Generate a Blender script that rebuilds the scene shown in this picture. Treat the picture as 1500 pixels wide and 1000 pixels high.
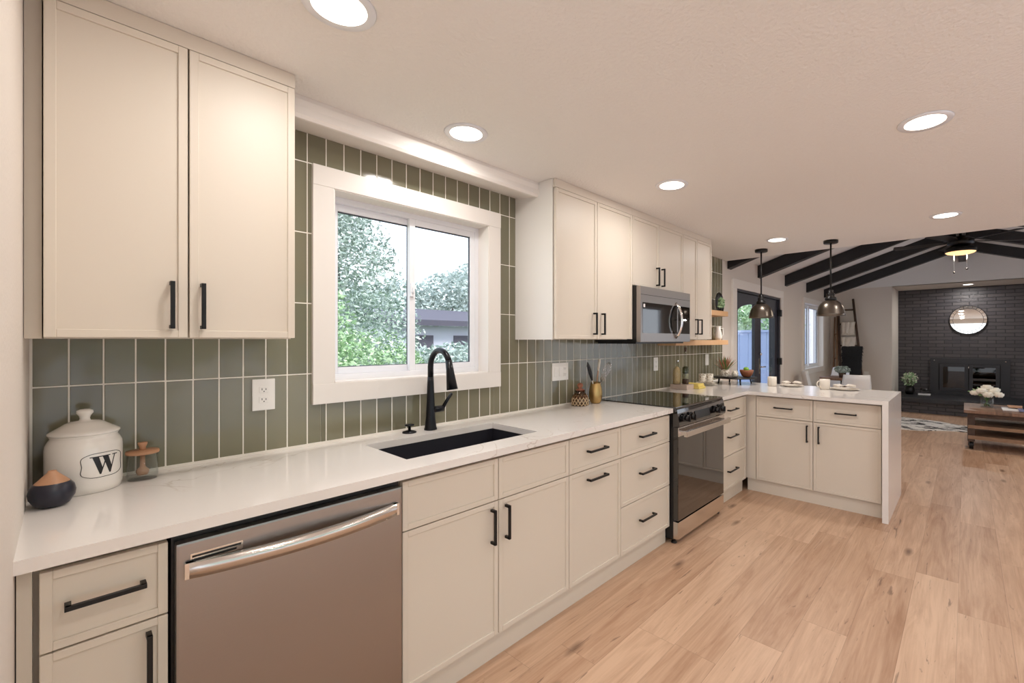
import bpy, bmesh, math, random
from mathutils import Vector, Matrix
for o in list(bpy.data.objects): bpy.data.objects.remove(o)
S = bpy.context.scene
C = S.collection
PI = math.pi
rnd = random.Random(7)

# ------------------------------------------------------------------ camera
cam = bpy.data.objects.new('camera', bpy.data.cameras.new('camera'))
C.objects.link(cam); S.camera = cam
cam.location = (0, -2.12, 1.3706)
cam.rotation_euler = (PI/2, 0, -math.radians(48.323))
cam.data.sensor_width = 36; cam.data.lens = 656/1500*36
cam.data.shift_x = (750-830.9)/1500; cam.data.shift_y = (498.1-500)/1500*-1*-1
cam.data.clip_start = 0.05; cam.data.clip_end = 200

# ------------------------------------------------------------------ colour management and world
S.view_settings.view_transform = 'Standard'; S.view_settings.look = 'None'
S.view_settings.gamma = 1; S.view_settings.use_curve_mapping = False
S.view_settings.exposure = 0.05
W = bpy.data.worlds.new('sky'); S.world = W; W.use_nodes = True
nt = W.node_tree; bg = nt.nodes['Background']
tc = nt.nodes.new('ShaderNodeTexCoord'); sp = nt.nodes.new('ShaderNodeSeparateXYZ')
nt.links.new(tc.outputs['Generated'], sp.inputs[0])
rp = nt.nodes.new('ShaderNodeValToRGB'); nt.links.new(sp.outputs['Z'], rp.inputs[0])
rp.color_ramp.elements[0].position = 0.0; rp.color_ramp.elements[0].color = (0.92, 0.95, 1.0, 1)
rp.color_ramp.elements[1].position = 0.6; rp.color_ramp.elements[1].color = (0.76, 0.85, 1.0, 1)
nt.links.new(rp.outputs[0], bg.inputs[0]); bg.inputs[1].default_value = 2.1
sun = bpy.data.objects.new('sun', bpy.data.lights.new('sun', 'SUN')); C.objects.link(sun)
sun.data.energy = 4.5; sun.data.angle = 0.2; sun.data.color = (1, 0.95, 0.88)
sun.rotation_euler = (math.radians(38), math.radians(8), math.radians(20))

CAN_POWER = 4.8
CAN_COL = (1.0, 0.965, 0.925)
def lamp_area(name, loc, size, power, col=CAN_COL, rot=(0,0,0), shape='DISK', parent=None, spread=PI):
    l = bpy.data.lights.new(name, 'AREA'); l.energy = power; l.color = col; l.shape = shape; l.size = size; l.spread = spread
    o = bpy.data.objects.new(name, l); o.location = loc; o.rotation_euler = rot; C.objects.link(o)
    return o

# ------------------------------------------------------------------ materials
def lin(c):
    return tuple(((v/255)/12.92 if v/255 <= .04045 else ((v/255+.055)/1.055)**2.4) for v in c)
MATS = {}
def mat(name, rgb=None, rough=.5, metal=0, spec=.5, emit=0, bump=0, bscale=50, coat=0, vary=0, vscale=8):
    if name in MATS: return MATS[name]
    m = bpy.data.materials.new(name); m.use_nodes = True; MATS[name] = m
    n = m.node_tree.nodes; L = m.node_tree.links; b = n['Principled BSDF']
    c = lin(rgb) + (1,)
    b.inputs['Base Color'].default_value = c; b.inputs['Roughness'].default_value = rough
    b.inputs['Metallic'].default_value = metal; b.inputs['Specular IOR Level'].default_value = spec
    b.inputs['Coat Weight'].default_value = coat; b.inputs['Coat Roughness'].default_value = .05
    tcn = n.new('ShaderNodeTexCoord')
    if emit:
        b.inputs['Emission Color'].default_value = c; b.inputs['Emission Strength'].default_value = emit
    if vary:
        t = n.new('ShaderNodeTexNoise'); t.inputs['Scale'].default_value = vscale; t.inputs['Detail'].default_value = 4
        L.new(tcn.outputs['Object'], t.inputs['Vector'])
        mx = n.new('ShaderNodeMix'); mx.data_type = 'RGBA'; mx.inputs['A'].default_value = tuple(v*(1-vary) for v in c[:3])+(1,)
        mx.inputs['B'].default_value = tuple(min(1, v*(1+vary)) for v in c[:3])+(1,)
        L.new(t.outputs[0], mx.inputs['Factor']); L.new(mx.outputs['Result'], b.inputs['Base Color'])
    if bump:
        t = n.new('ShaderNodeTexNoise'); t.inputs['Scale'].default_value = bscale; t.inputs['Detail'].default_value = 3
        L.new(tcn.outputs['Object'], t.inputs['Vector'])
        bp = n.new('ShaderNodeBump'); bp.inputs['Strength'].default_value = bump; bp.inputs['Distance'].default_value = .01
        L.new(t.outputs[0], bp.inputs['Height']); L.new(bp.outputs[0], b.inputs['Normal'])
    return m
def N(m, kind, **kw):
    n = m.node_tree.nodes.new(kind)
    for k, v in kw.items():
        if k in n.inputs: n.inputs[k].default_value = v
        else: setattr(n, k, v)
    return n
def glass(name, tint=(1,1,1), gloss=.12, rough=0.0):
    m = bpy.data.materials.new(name); m.use_nodes = True; MATS[name] = m
    n = m.node_tree.nodes; L = m.node_tree.links; n.clear()
    o = n.new('ShaderNodeOutputMaterial'); t = n.new('ShaderNodeBsdfTransparent'); g = n.new('ShaderNodeBsdfGlossy')
    t.inputs[0].default_value = tint + (1,); g.inputs['Roughness'].default_value = rough
    lw = n.new('ShaderNodeLayerWeight'); lw.inputs[0].default_value = .5
    pw = n.new('ShaderNodeMath'); pw.operation = 'POWER'; pw.inputs[1].default_value = 4; L.new(lw.outputs['Facing'], pw.inputs[0])
    sc = n.new('ShaderNodeMath'); sc.operation = 'MULTIPLY_ADD'; sc.inputs[1].default_value = .45; sc.inputs[2].default_value = gloss; L.new(pw.outputs[0], sc.inputs[0])
    mx = n.new('ShaderNodeMixShader'); L.new(sc.outputs[0], mx.inputs[0]); L.new(t.outputs[0], mx.inputs[1]); L.new(g.outputs[0], mx.inputs[2])
    L.new(mx.outputs[0], o.inputs[0]); return m

M = {}
M['wall'] = mat('wall_paint', (222, 212, 202), .75, bump=.12, bscale=90)
M['vault_gable'] = mat('vault_lit_gable_white', (232, 230, 228), .7, bump=.1, bscale=90)
M['ceiling'] = mat('ceiling_paint', (240, 236, 231), .85, bump=.45, bscale=70)
M['cab'] = mat('cabinet_paint', (222, 211, 196), .43, spec=.35)
M['cab_white'] = mat('cabinet_side_paint', (230, 226, 220), .4)
M['trim'] = mat('white_trim_paint', (236, 229, 222), .38)
M['vinyl'] = mat('white_vinyl', (238, 238, 242), .3)
M['black'] = mat('matte_black_metal', (24, 22, 22), .38, metal=.3)
M['blackgloss'] = mat('black_glass', (8, 8, 10), .035, spec=.9, coat=.6)
M['blackside'] = mat('black_enamel', (14, 14, 15), .3)
M['sinkm'] = mat('black_granite_composite', (38, 38, 46), .42, bump=.15, bscale=400)
M['faucet'] = mat('black_faucet_finish', (20, 21, 26), .28, metal=.4)
M['beam'] = mat('dark_stained_beam', (26, 26, 30), .42, bump=.35, bscale=18, vary=.5)
M['doorm'] = mat('charcoal_door_paint', (52, 52, 62), .4)
M['ceramic'] = mat('white_ceramic', (238, 232, 224), .14, coat=.4)
M['ink'] = mat('black_glaze', (16, 14, 14), .3)
M['plate'] = mat('cream_stoneware', (228, 218, 204), .25, vary=.05, vscale=60)
M['outlet'] = mat('outlet_plastic', (240, 236, 230), .3)
M['slot'] = mat('outlet_slot', (50, 46, 44), .5)
M['chrome'] = mat('polished_metal', (225, 222, 220), .12, metal=1)
M['gold'] = mat('gold_metal', (192, 162, 108), .34, metal=1)
M['gasket'] = mat('dark_gasket', (70, 72, 84), .6)
M['navy'] = mat('navy_glaze', (32, 32, 46), .3, vary=.3, vscale=30)
M['rawwood'] = mat('light_turned_wood', (190, 142, 108), .5, vary=.15, vscale=25)
M['rope'] = mat('woven_rope', (206, 178, 142), .85, bump=.4, bscale=200)
M['green'] = mat('green_leaf', (92, 128, 72), .5, vary=.4, vscale=60)
M['apple'] = mat('green_apple_skin', (128, 176, 62), .25)
M['darkwood'] = mat('dark_rustic_wood', (80, 60, 48), .55, bump=.5, bscale=30, vary=.45, vscale=14)
M['oldwood'] = mat('brown_weathered_wood', (150, 118, 92), .6, bump=.4, bscale=30, vary=.4, vscale=10)
M['paper'] = mat('white_paper', (232, 230, 230), .6)
M['greylinen'] = mat('cream_woven_cotton', (226, 216, 204), .95, bump=.8, bscale=60, vary=.08, vscale=60)
M['blackfur'] = mat('black_shaggy_fur', (50, 50, 52), .9, bump=1, bscale=60, vary=.7, vscale=50)
M['chair'] = mat('white_moulded_plastic', (232, 230, 230), .3)
M['yellow'] = mat('yellow_cotton', (236, 212, 120), .9, bump=.4, bscale=80)
M['stone'] = mat('grey_paint_fireplace_metal', (40, 40, 45), .4, bump=.15, bscale=60)
M['darkvoid'] = mat('dark_firebox', (26, 20, 18), .9)  # near-black plate behind the fireplace glass
M['mirror'] = mat('mirror_silver', (235, 235, 232), .02, metal=1)
M['smoked'] = glass('smoked_glass', (.16, .13, .12), .05)
M['napk'] = mat('speckled_napkin', (226, 216, 204), .9, bump=.5, bscale=80, vary=.25, vscale=50)
M['petal'] = mat('cream_petal', (246, 238, 224), .6, vary=.12, vscale=90)
M['glass'] = glass('clear_window_glass', (.97, .985, 1), .03)
M['jarglass'] = glass('clear_jar_glass', (.96, .975, .97), .05)
M['diffuser'] = mat('glowing_diffuser', (255, 246, 232), .4, emit=6)
M['fanlight'] = mat('amber_glowing_glass', (255, 200, 140), .4, emit=1.6)
M['bulb'] = mat('glowing_bulb', (255, 226, 186), .4, emit=4)

# brushed stainless steel
def steel(name, rgb, rough, horiz=True):
    m = mat(name, rgb, rough, metal=1); L = m.node_tree.links; b = m.node_tree.nodes['Principled BSDF']
    t = N(m, 'ShaderNodeTexCoord'); mp = N(m, 'ShaderNodeMapping'); mp.inputs['Scale'].default_value = (3, 3, 500) if horiz else (500, 500, 3)
    L.new(t.outputs['Object'], mp.inputs[0]); nz = N(m, 'ShaderNodeTexNoise', Scale=1.0, Detail=2.0); L.new(mp.outputs[0], nz.inputs[0])
    bp = N(m, 'ShaderNodeBump', Strength=.04, Distance=.01); L.new(nz.outputs[0], bp.inputs['Height']); L.new(bp.outputs[0], b.inputs['Normal'])
    b.inputs['Anisotropic'].default_value = .5
    return m
M['steel'] = steel('brushed_stainless', (164, 158, 154), .33)
M['steel2'] = steel('satin_stainless', (214, 208, 202), .2)
M['pendant'] = mat('brushed_gunmetal', (112, 104, 96), .3, metal=1)

# quartz with faint veins
m = M['quartz'] = mat('white_quartz', (236, 231, 226), .16, coat=.2); L = m.node_tree.links; b = m.node_tree.nodes['Principled BSDF']
t = N(m, 'ShaderNodeTexCoord'); nz = N(m, 'ShaderNodeTexNoise', Scale=2.2, Detail=5.0, Distortion=1.6); L.new(t.outputs['Object'], nz.inputs[0])
r = N(m, 'ShaderNodeValToRGB'); e = r.color_ramp.elements; e[0].position = .49; e[0].color = lin((238, 232, 227))+(1,)
e[1].position = .5; e[1].color = lin((214, 203, 194))+(1,); x = e.new(.51); x.color = lin((238, 232, 227))+(1,)
L.new(nz.outputs[0], r.inputs[0]); nz2 = N(m, 'ShaderNodeTexNoise', Scale=1.1, Detail=2.0); L.new(t.outputs['Object'], nz2.inputs[0])
r2 = N(m, 'ShaderNodeValToRGB'); r2.color_ramp.elements[0].position = .52; r2.color_ramp.elements[1].position = .62; L.new(nz2.outputs[0], r2.inputs[0])
mx = N(m, 'ShaderNodeMix', data_type='RGBA'); mx.inputs['A'].default_value = lin((238, 232, 227))+(1,)
L.new(r2.outputs[0], mx.inputs['Factor']); L.new(r.outputs[0], mx.inputs['B']); L.new(mx.outputs['Result'], b.inputs['Base Color'])

# glazed tile: each tile its own tone
m = M['tile'] = mat('green_glazed_tile', (112, 112, 96), .14, coat=.15); L = m.node_tree.links; b = m.node_tree.nodes['Principled BSDF']
g = N(m, 'ShaderNodeNewGeometry'); r = N(m, 'ShaderNodeValToRGB'); r.color_ramp.elements[0].color = lin((114, 110, 90))+(1,); r.color_ramp.elements[1].color = lin((134, 129, 107))+(1,)
L.new(g.outputs['Random Per Island'], r.inputs[0]); L.new(r.outputs[0], b.inputs['Base Color'])
t = N(m, 'ShaderNodeTexCoord'); nz = N(m, 'ShaderNodeTexNoise', Scale=9.0, Detail=1.0); L.new(t.outputs['Object'], nz.inputs[0])
bp = N(m, 'ShaderNodeBump', Strength=.12, Distance=.02); L.new(nz.outputs[0], bp.inputs['Height']); L.new(bp.outputs[0], b.inputs['Normal'])
M['grout'] = mat('pale_grout', (244, 238, 228), .8)

# oak planks running along X
def plank_mat(name, pw, pl, dark, light, knot, rough=.38):
    m = mat(name, light, rough); L = m.node_tree.links; b = m.node_tree.nodes['Principled BSDF']
    t = N(m, 'ShaderNodeTexCoord'); s = N(m, 'ShaderNodeSeparateXYZ'); L.new(t.outputs['Object'], s.inputs[0])
    def ma(op, a, bb=None):
        n = N(m, 'ShaderNodeMath', operation=op)
        for i, v in enumerate((a, bb)):
            if v is None: continue
            if isinstance(v, (int, float)): n.inputs[i].default_value = v
            else: L.new(v, n.inputs[i])
        return n.outputs[0]
    yr = ma('DIVIDE', s.outputs['Y'], pw); row = ma('FLOOR', yr); yf = ma('FRACT', yr)
    wn = N(m, 'ShaderNodeTexWhiteNoise', noise_dimensions='1D'); L.new(row, wn.inputs['W'])
    xo = ma('ADD', ma('DIVIDE', s.outputs['X'], pl), ma('MULTIPLY', wn.outputs['Value'], 7.3)); col = ma('FLOOR', xo); xf = ma('FRACT', xo)
    cv = N(m, 'ShaderNodeCombineXYZ'); L.new(row, cv.inputs[0]); L.new(col, cv.inputs[1])
    w2 = N(m, 'ShaderNodeTexWhiteNoise', noise_dimensions='2D'); L.new(cv.outputs[0], w2.inputs['Vector'])
    gv = N(m, 'ShaderNodeCombineXYZ'); L.new(ma('MULTIPLY', s.outputs['X'], 1.3), gv.inputs[0]); L.new(ma('MULTIPLY', s.outputs['Y'], 14), gv.inputs[1]); L.new(ma('MULTIPLY', w2.outputs['Value'], 50), gv.inputs[2])
    n1 = N(m, 'ShaderNodeTexNoise', Scale=1.0, Detail=6.0, Distortion=1.2, Roughness=.62); L.new(gv.outputs[0], n1.inputs[0])
    gv2 = N(m, 'ShaderNodeCombineXYZ'); L.new(ma('MULTIPLY', s.outputs['X'], 4), gv2.inputs[0]); L.new(ma('MULTIPLY', s.outputs['Y'], 120), gv2.inputs[1]); L.new(ma('MULTIPLY', w2.outputs['Value'], 31), gv2.inputs[2])
    n2 = N(m, 'ShaderNodeTexNoise', Scale=1.0, Detail=3.0); L.new(gv2.outputs[0], n2.inputs[0])
    f = ma('ADD', ma('MULTIPLY', n1.outputs[0], .75), ma('ADD', ma('MULTIPLY', n2.outputs[0], .22), ma('MULTIPLY', w2.outputs['Value'], .24)))
    r = N(m, 'ShaderNodeValToRGB'); e = r.color_ramp.elements; e[0].position = .32; e[0].color = lin(dark)+(1,); e[1].position = .78; e[1].color = lin(light)+(1,)
    L.new(f, r.inputs[0])
    # knots
    kv = N(m, 'ShaderNodeCombineXYZ'); L.new(ma('MULTIPLY', s.outputs['X'], 2.1), kv.inputs[0]); L.new(ma('MULTIPLY', s.outputs['Y'], 6.4), kv.inputs[1])
    nd = N(m, 'ShaderNodeTexNoise', Scale=6.0, Detail=2.0); L.new(t.outputs['Object'], nd.inputs[0])
    av = N(m, 'ShaderNodeMix', data_type='VECTOR'); av.inputs['Factor'].default_value = .1; L.new(kv.outputs[0], av.inputs[4]); L.new(nd.outputs[1], av.inputs[5])
    vo = N(m, 'ShaderNodeTexVoronoi', Scale=1.0); L.new(av.outputs[1], vo.inputs[0])
    kr = N(m, 'ShaderNodeValToRGB'); kr.color_ramp.elements[0].position = .03; kr.color_ramp.elements[0].color = (1,1,1,1); kr.color_ramp.elements[1].position = .16; kr.color_ramp.elements[1].color = (0,0,0,1)
    L.new(vo.outputs['Distance'], kr.inputs[0])
    sc = N(m, 'ShaderNodeSeparateColor'); L.new(vo.outputs['Color'], sc.inputs[0]); on = ma('GREATER_THAN', sc.outputs[0], .35)
    kf = ma('MULTIPLY', ma('MULTIPLY', kr.outputs[0], on), .75)
    mx = N(m, 'ShaderNodeMix', data_type='RGBA'); L.new(kf, mx.inputs['Factor']); L.new(r.outputs[0], mx.inputs['A']); mx.inputs['B'].default_value = lin(knot)+(1,)
    cvv = N(m, 'ShaderNodeCombineXYZ'); L.new(ma('MULTIPLY', s.outputs['X'], 3.2), cvv.inputs[0]); L.new(ma('MULTIPLY', s.outputs['Y'], 26), cvv.inputs[1]); L.new(ma('MULTIPLY', w2.outputs['Value'], 77), cvv.inputs[2])
    n3 = N(m, 'ShaderNodeTexNoise', Scale=1.0, Detail=4.0, Distortion=2.5); L.new(cvv.outputs[0], n3.inputs[0])
    cr = N(m, 'ShaderNodeValToRGB'); cr.color_ramp.elements[0].position = .66; cr.color_ramp.elements[0].color = (0,0,0,1); cr.color_ramp.elements[1].position = .74; cr.color_ramp.elements[1].color = (.6,.6,.6,1); L.new(n3.outputs[0], cr.inputs[0])
    mxc = N(m, 'ShaderNodeMix', data_type='RGBA'); L.new(cr.outputs[0], mxc.inputs['Factor']); L.new(mx.outputs['Result'], mxc.inputs['A']); mxc.inputs['B'].default_value = lin(knot)+(1,); mx = mxc
    g1 = ma('LESS_THAN', yf, .012); g2 = ma('LESS_THAN', xf, .0015); gg = ma('MULTIPLY', ma('MAXIMUM', g1, g2), .3)
    mx2 = N(m, 'ShaderNodeMix', data_type='RGBA'); L.new(gg, mx2.inputs['Factor']); L.new(mx.outputs['Result'], mx2.inputs['A']); mx2.inputs['B'].default_value = lin(knot)+(1,)
    L.new(mx2.outputs['Result'], b.inputs['Base Color'])
    bp = N(m, 'ShaderNodeBump', Strength=.12, Distance=.003); L.new(f, bp.inputs['Height']); L.new(bp.outputs[0], b.inputs['Normal'])
    return m
M['floor'] = plank_mat('oak_plank_floor', .19, 1.5, (162, 120, 90), (216, 181, 152), (90, 60, 44))
M['oakshelf'] = plank_mat('oak_shelf', .4, 3, (196, 150, 104), (226, 184, 140), (150, 100, 60), .5)
M['tabletop'] = plank_mat('rustic_table_planks', .14, 1.2, (84, 62, 48), (144, 110, 88), (50, 34, 26), .4)

# painted brick (X = const wall: texture in Y,Z)
m = M['brick'] = mat('charcoal_painted_brick', (52, 50, 54), .42); L = m.node_tree.links; b = m.node_tree.nodes['Principled BSDF']
t = N(m, 'ShaderNodeTexCoord'); s = N(m, 'ShaderNodeSeparateXYZ'); L.new(t.outputs['Object'], s.inputs[0])
c_ = N(m, 'ShaderNodeCombineXYZ'); L.new(s.outputs['Y'], c_.inputs[0]); L.new(s.outputs['Z'], c_.inputs[1])
nz = N(m, 'ShaderNodeTexNoise', Scale=14.0, Detail=3.0); L.new(t.outputs['Object'], nz.inputs[0])
av = N(m, 'ShaderNodeMix', data_type='VECTOR'); av.inputs['Factor'].default_value = .012; L.new(c_.outputs[0], av.inputs[4]); L.new(nz.outputs[1], av.inputs[5])
br = N(m, 'ShaderNodeTexBrick', Scale=1.0); br.inputs['Brick Width'].default_value = .25; br.inputs['Row Height'].default_value = .068; br.inputs['Mortar Size'].default_value = .007; br.inputs['Mortar Smooth'].default_value = .3
br.inputs['Color1'].default_value = lin((80, 75, 76))+(1,); br.inputs['Color2'].default_value = lin((66, 62, 66))+(1,); br.inputs['Mortar'].default_value = lin((42, 40, 44))+(1,)
L.new(av.outputs[1], br.inputs[0]); L.new(br.outputs['Color'], b.inputs['Base Color'])
inv = N(m, 'ShaderNodeMath', operation='SUBTRACT'); inv.inputs[0].default_value = 1; L.new(br.outputs['Fac'], inv.inputs[1])
ad = N(m, 'ShaderNodeMath', operation='ADD'); L.new(inv.outputs[0], ad.inputs[0])
nz3 = N(m, 'ShaderNodeTexNoise', Scale=45.0, Detail=3.0); L.new(t.outputs['Object'], nz3.inputs[0]); mu = N(m, 'ShaderNodeMath', operation='MULTIPLY'); mu.inputs[1].default_value = .5; L.new(nz3.outputs[0], mu.inputs[0]); L.new(mu.outputs[0], ad.inputs[1])
bp = N(m, 'ShaderNodeBump', Strength=.8, Distance=.012); L.new(ad.outputs[0], bp.inputs['Height']); L.new(bp.outputs[0], b.inputs['Normal'])

# cowhide
m = M['hide'] = mat('cowhide', (230, 224, 214), .9, bump=.3, bscale=200); L = m.node_tree.links; b = m.node_tree.nodes['Principled BSDF']
t = N(m, 'ShaderNodeTexCoord'); mp = N(m, 'ShaderNodeMapping'); mp.inputs['Scale'].default_value = (2.6, 1.5, 1); L.new(t.outputs['Object'], mp.inputs[0])
nz = N(m, 'ShaderNodeTexNoise', Scale=2.2, Detail=6.0, Roughness=.7); L.new(mp.outputs[0], nz.inputs[0])
r = N(m, 'ShaderNodeValToRGB'); e = r.color_ramp.elements; e[0].position = .455; e[0].color = lin((34, 26, 24))+(1,); e[1].position = .495; e[1].color = lin((236, 230, 222))+(1,)
L.new(nz.outputs[0], r.inputs[0]); L.new(r.outputs[0], b.inputs['Base Color'])
# speckled marbled ceramic
m = M['speckle'] = mat('speckled_ceramic', (226, 216, 200), .3); L = m.node_tree.links; b = m.node_tree.nodes['Principled BSDF']
t = N(m, 'ShaderNodeTexCoord'); nz = N(m, 'ShaderNodeTexNoise', Scale=60.0, Detail=3.0); L.new(t.outputs['Object'], nz.inputs[0])
r = N(m, 'ShaderNodeValToRGB'); e = r.color_ramp.elements; e[0].position = .4; e[0].color = lin((150, 134, 112))+(1,); e[1].position = .5; e[1].color = lin((232, 224, 210))+(1,)
L.new(nz.outputs[0], r.inputs[0]); L.new(r.outputs[0], b.inputs['Base Color'])
def leafmat(name, a, bcol):
    m = mat(name, a, .6); L = m.node_tree.links; b = m.node_tree.nodes['Principled BSDF']
    g = N(m, 'ShaderNodeNewGeometry'); r = N(m, 'ShaderNodeValToRGB'); r.color_ramp.elements[0].color = lin(a)+(1,); r.color_ramp.elements[1].color = lin(bcol)+(1,)
    L.new(g.outputs['Random Per Island'], r.inputs[0]); L.new(r.outputs[0], b.inputs['Base Color'])
    b.inputs['Subsurface Weight'].default_value = 0
    return m
M['leaf_green'] = leafmat('bright_green_leaves', (120, 160, 110), (214, 236, 196))
M['leaf_grey'] = leafmat('grey_green_leaves', (118, 138, 130), (214, 226, 218))
M['leaf_far'] = leafmat('pale_far_leaves', (150, 166, 160), (208, 218, 214))
M['bark'] = mat('grey_bark', (84, 76, 78), .9, bump=.5, bscale=30)
M['lawn'] = mat('lawn_green', (118, 140, 100), .9, vary=.3, vscale=6)
M['patio'] = mat('patio_concrete', (190, 192, 200), .8, vary=.05)
M['bluepanel'] = mat('pale_blue_siding', (176, 192, 226), .6)
M['shed'] = mat('shed_dark_roof', (78, 76, 90), .7)
M['shedwall'] = mat('shed_pale_wall', (196, 196, 210), .7)

# ------------------------------------------------------------------ mesh builders
WORLD = {}
class MB:
    def __init__(s, frame=None): s.b = bmesh.new(); s.f = frame
    def v(s, p):
        return s.b.verts.new(s.f(*p) if s.f else p)
    def box(s, x0, x1, y0, y1, z0, z1, bev=0, seg=2):
        x0, x1 = sorted((x0, x1)); y0, y1 = sorted((y0, y1)); z0, z1 = sorted((z0, z1))
        V = [s.v((x, y, z)) for x in (x0, x1) for y in (y0, y1) for z in (z0, z1)]
        F = [s.b.faces.new([V[i] for i in q]) for q in ((0,1,3,2),(4,6,7,5),(0,4,5,1),(2,3,7,6),(0,2,6,4),(1,5,7,3))]
        if bev:
            bmesh.ops.bevel(s.b, geom=list({e for f in F for e in f.edges}), offset=bev, segments=seg, affect='EDGES', profile=.7)
        return s
    def prism(s, pts, axis, a0, a1):
        def mk(p, a):
            return {'x': (a, p[0], p[1]), 'y': (p[0], a, p[1]), 'z': (p[0], p[1], a)}[axis]
        A = [s.v(mk(p, a0)) for p in pts]; B = [s.v(mk(p, a1)) for p in pts]
        s.b.faces.new(A); s.b.faces.new(B[::-1]); n = len(pts)
        for i in range(n): s.b.faces.new((A[i], B[i], B[(i+1) % n], A[(i+1) % n]))
        return s
    def lathe(s, prof, c=(0,0,0), seg=32, sx=1, sy=1, cap=True, smooth=True):
        R = []
        for r, z in prof:
            if r < 1e-6: R.append([s.v((c[0], c[1], c[2]+z))])
            else: R.append([s.v((c[0]+r*sx*math.cos(2*PI*i/seg), c[1]+r*sy*math.sin(2*PI*i/seg), c[2]+z)) for i in range(seg)])
        F = []
        for A, B in zip(R, R[1:]):
            if len(A) == 1 and len(B) == 1: continue
            for i in range(seg):
                j = (i+1) % seg
                if len(A) == 1: F.append(s.b.faces.new((A[0], B[j], B[i])))
                elif len(B) == 1: F.append(s.b.faces.new((A[i], A[j], B[0])))
                else: F.append(s.b.faces.new((A[i], A[j], B[j], B[i])))
        if cap:
            for q, fl in ((R[0], 1), (R[-1], 0)):
                if len(q) > 1: s.b.faces.new(q[::-1] if fl else q)
        for f in F: f.smooth = smooth
        return s
    def tube(s, pts, r, seg=10, flat=None, cap=True):
        P = [Vector(s.f(*p) if s.f else p) for p in pts]; n = len(P); rr = r if isinstance(r, (list, tuple)) else [r]*n
        rings = []; up = None
        for i in range(n):
            t = (P[min(i+1, n-1)] - P[max(i-1, 0)]).normalized()
            if up is None:
                up = Vector((0,0,1)) if abs(t.z) < .9 else Vector((1,0,0))
            a = t.cross(up).normalized(); bb = a.cross(t).normalized(); up = bb
            rings.append([s.b.verts.new(P[i] + (a*math.cos(2*PI*k/seg) + bb*math.sin(2*PI*k/seg)*(flat or 1))*rr[i]) for k in range(seg)])
        for A, B in zip(rings, rings[1:]):
            for k in range(seg):
                f = s.b.faces.new((A[k], A[(k+1) % seg], B[(k+1) % seg], B[k])); f.smooth = True
        if cap: s.b.faces.new(rings[0][::-1]); s.b.faces.new(rings[-1])
        return s
    def sphere(s, c, r, sc=(1,1,1), seg=16):
        pr = [(0, -r*sc[2])] + [(r*math.cos(a), r*math.sin(a)*sc[2]) for a in [(-PI/2 + PI*i/(seg//2)) for i in range(1, seg//2)]] + [(0, r*sc[2])]
        return s.lathe(pr, c, seg, sc[0], sc[1], cap=False)
    def quad(s, ps, smooth=False):
        f = s.b.faces.new([s.v(p) for p in ps]); f.smooth = smooth; return s
    def bar(s, a, b, w, h):
        a, b = Vector(a), Vector(b); t = (b-a).normalized(); up = Vector((0,0,1)) if abs(t.z) < .95 else Vector((0,1,0))
        l = t.cross(up).normalized()*w/2; u = l.cross(t).normalized()*h/2
        V = [s.v(tuple(p+i*l+j*u)) for p in (a, b) for i, j in ((-1,-1),(1,-1),(1,1),(-1,1))]
        for q in ((3,2,1,0),(4,5,6,7),(0,1,5,4),(1,2,6,5),(2,3,7,6),(3,0,4,7)): s.b.faces.new([V[i] for i in q])
        return s
    def build(s, name, m, parent=None, origin=None):
        bmesh.ops.recalc_face_normals(s.b, faces=s.b.faces)
        if parent is not None: off = WORLD[parent.name]
        elif origin is not None: off = Vector(origin)
        else:
            co = [v.co for v in s.b.verts]
            off = Vector(((min(c.x for c in co)+max(c.x for c in co))/2, (min(c.y for c in co)+max(c.y for c in co))/2, min(c.z for c in co)))
        for v in s.b.verts: v.co -= off
        me = bpy.data.meshes.new(name); s.b.to_mesh(me); s.b.free()
        me.materials.append(M[m] if isinstance(m, str) else m)
        o = bpy.data.objects.new(name, me); C.objects.link(o)
        if parent is not None: o.parent = parent
        else: o.location = off
        WORLD[o.name] = off
        return o
def tag(o, label, cat, group=None):
    o['label'] = label; o['category'] = cat
    if group: o['group'] = group
    return o
def struct(o): o['kind'] = 'structure'; return o
def thing(name, loc, label, cat, group=None):
    o = bpy.data.objects.new(name, None); o.empty_display_size = .1; C.objects.link(o); o.location = loc
    WORLD[o.name] = Vector(loc); return tag(o, label, cat, group)
def sthing(name, loc):
    o = bpy.data.objects.new(name, None); C.objects.link(o); o.location = loc; WORLD[o.name] = Vector(loc); return struct(o)

# ------------------------------------------------------------------ dimensions
ZC = 2.312            # kitchen ceiling
YR = -4.15            # opposite wall
XE = 5.24             # ceiling edge to vaulted room
XW = 10.75            # far wall
XB = 11.85            # brick wall
XK = -2.6             # wall behind the camera
YV, ZV, SV = -2.07, 2.395, .33   # vault: ridge line y, springing height, slope
HB = 2.42             # header height over the brick recess
RIDGE = ZV - YV*SV

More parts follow.
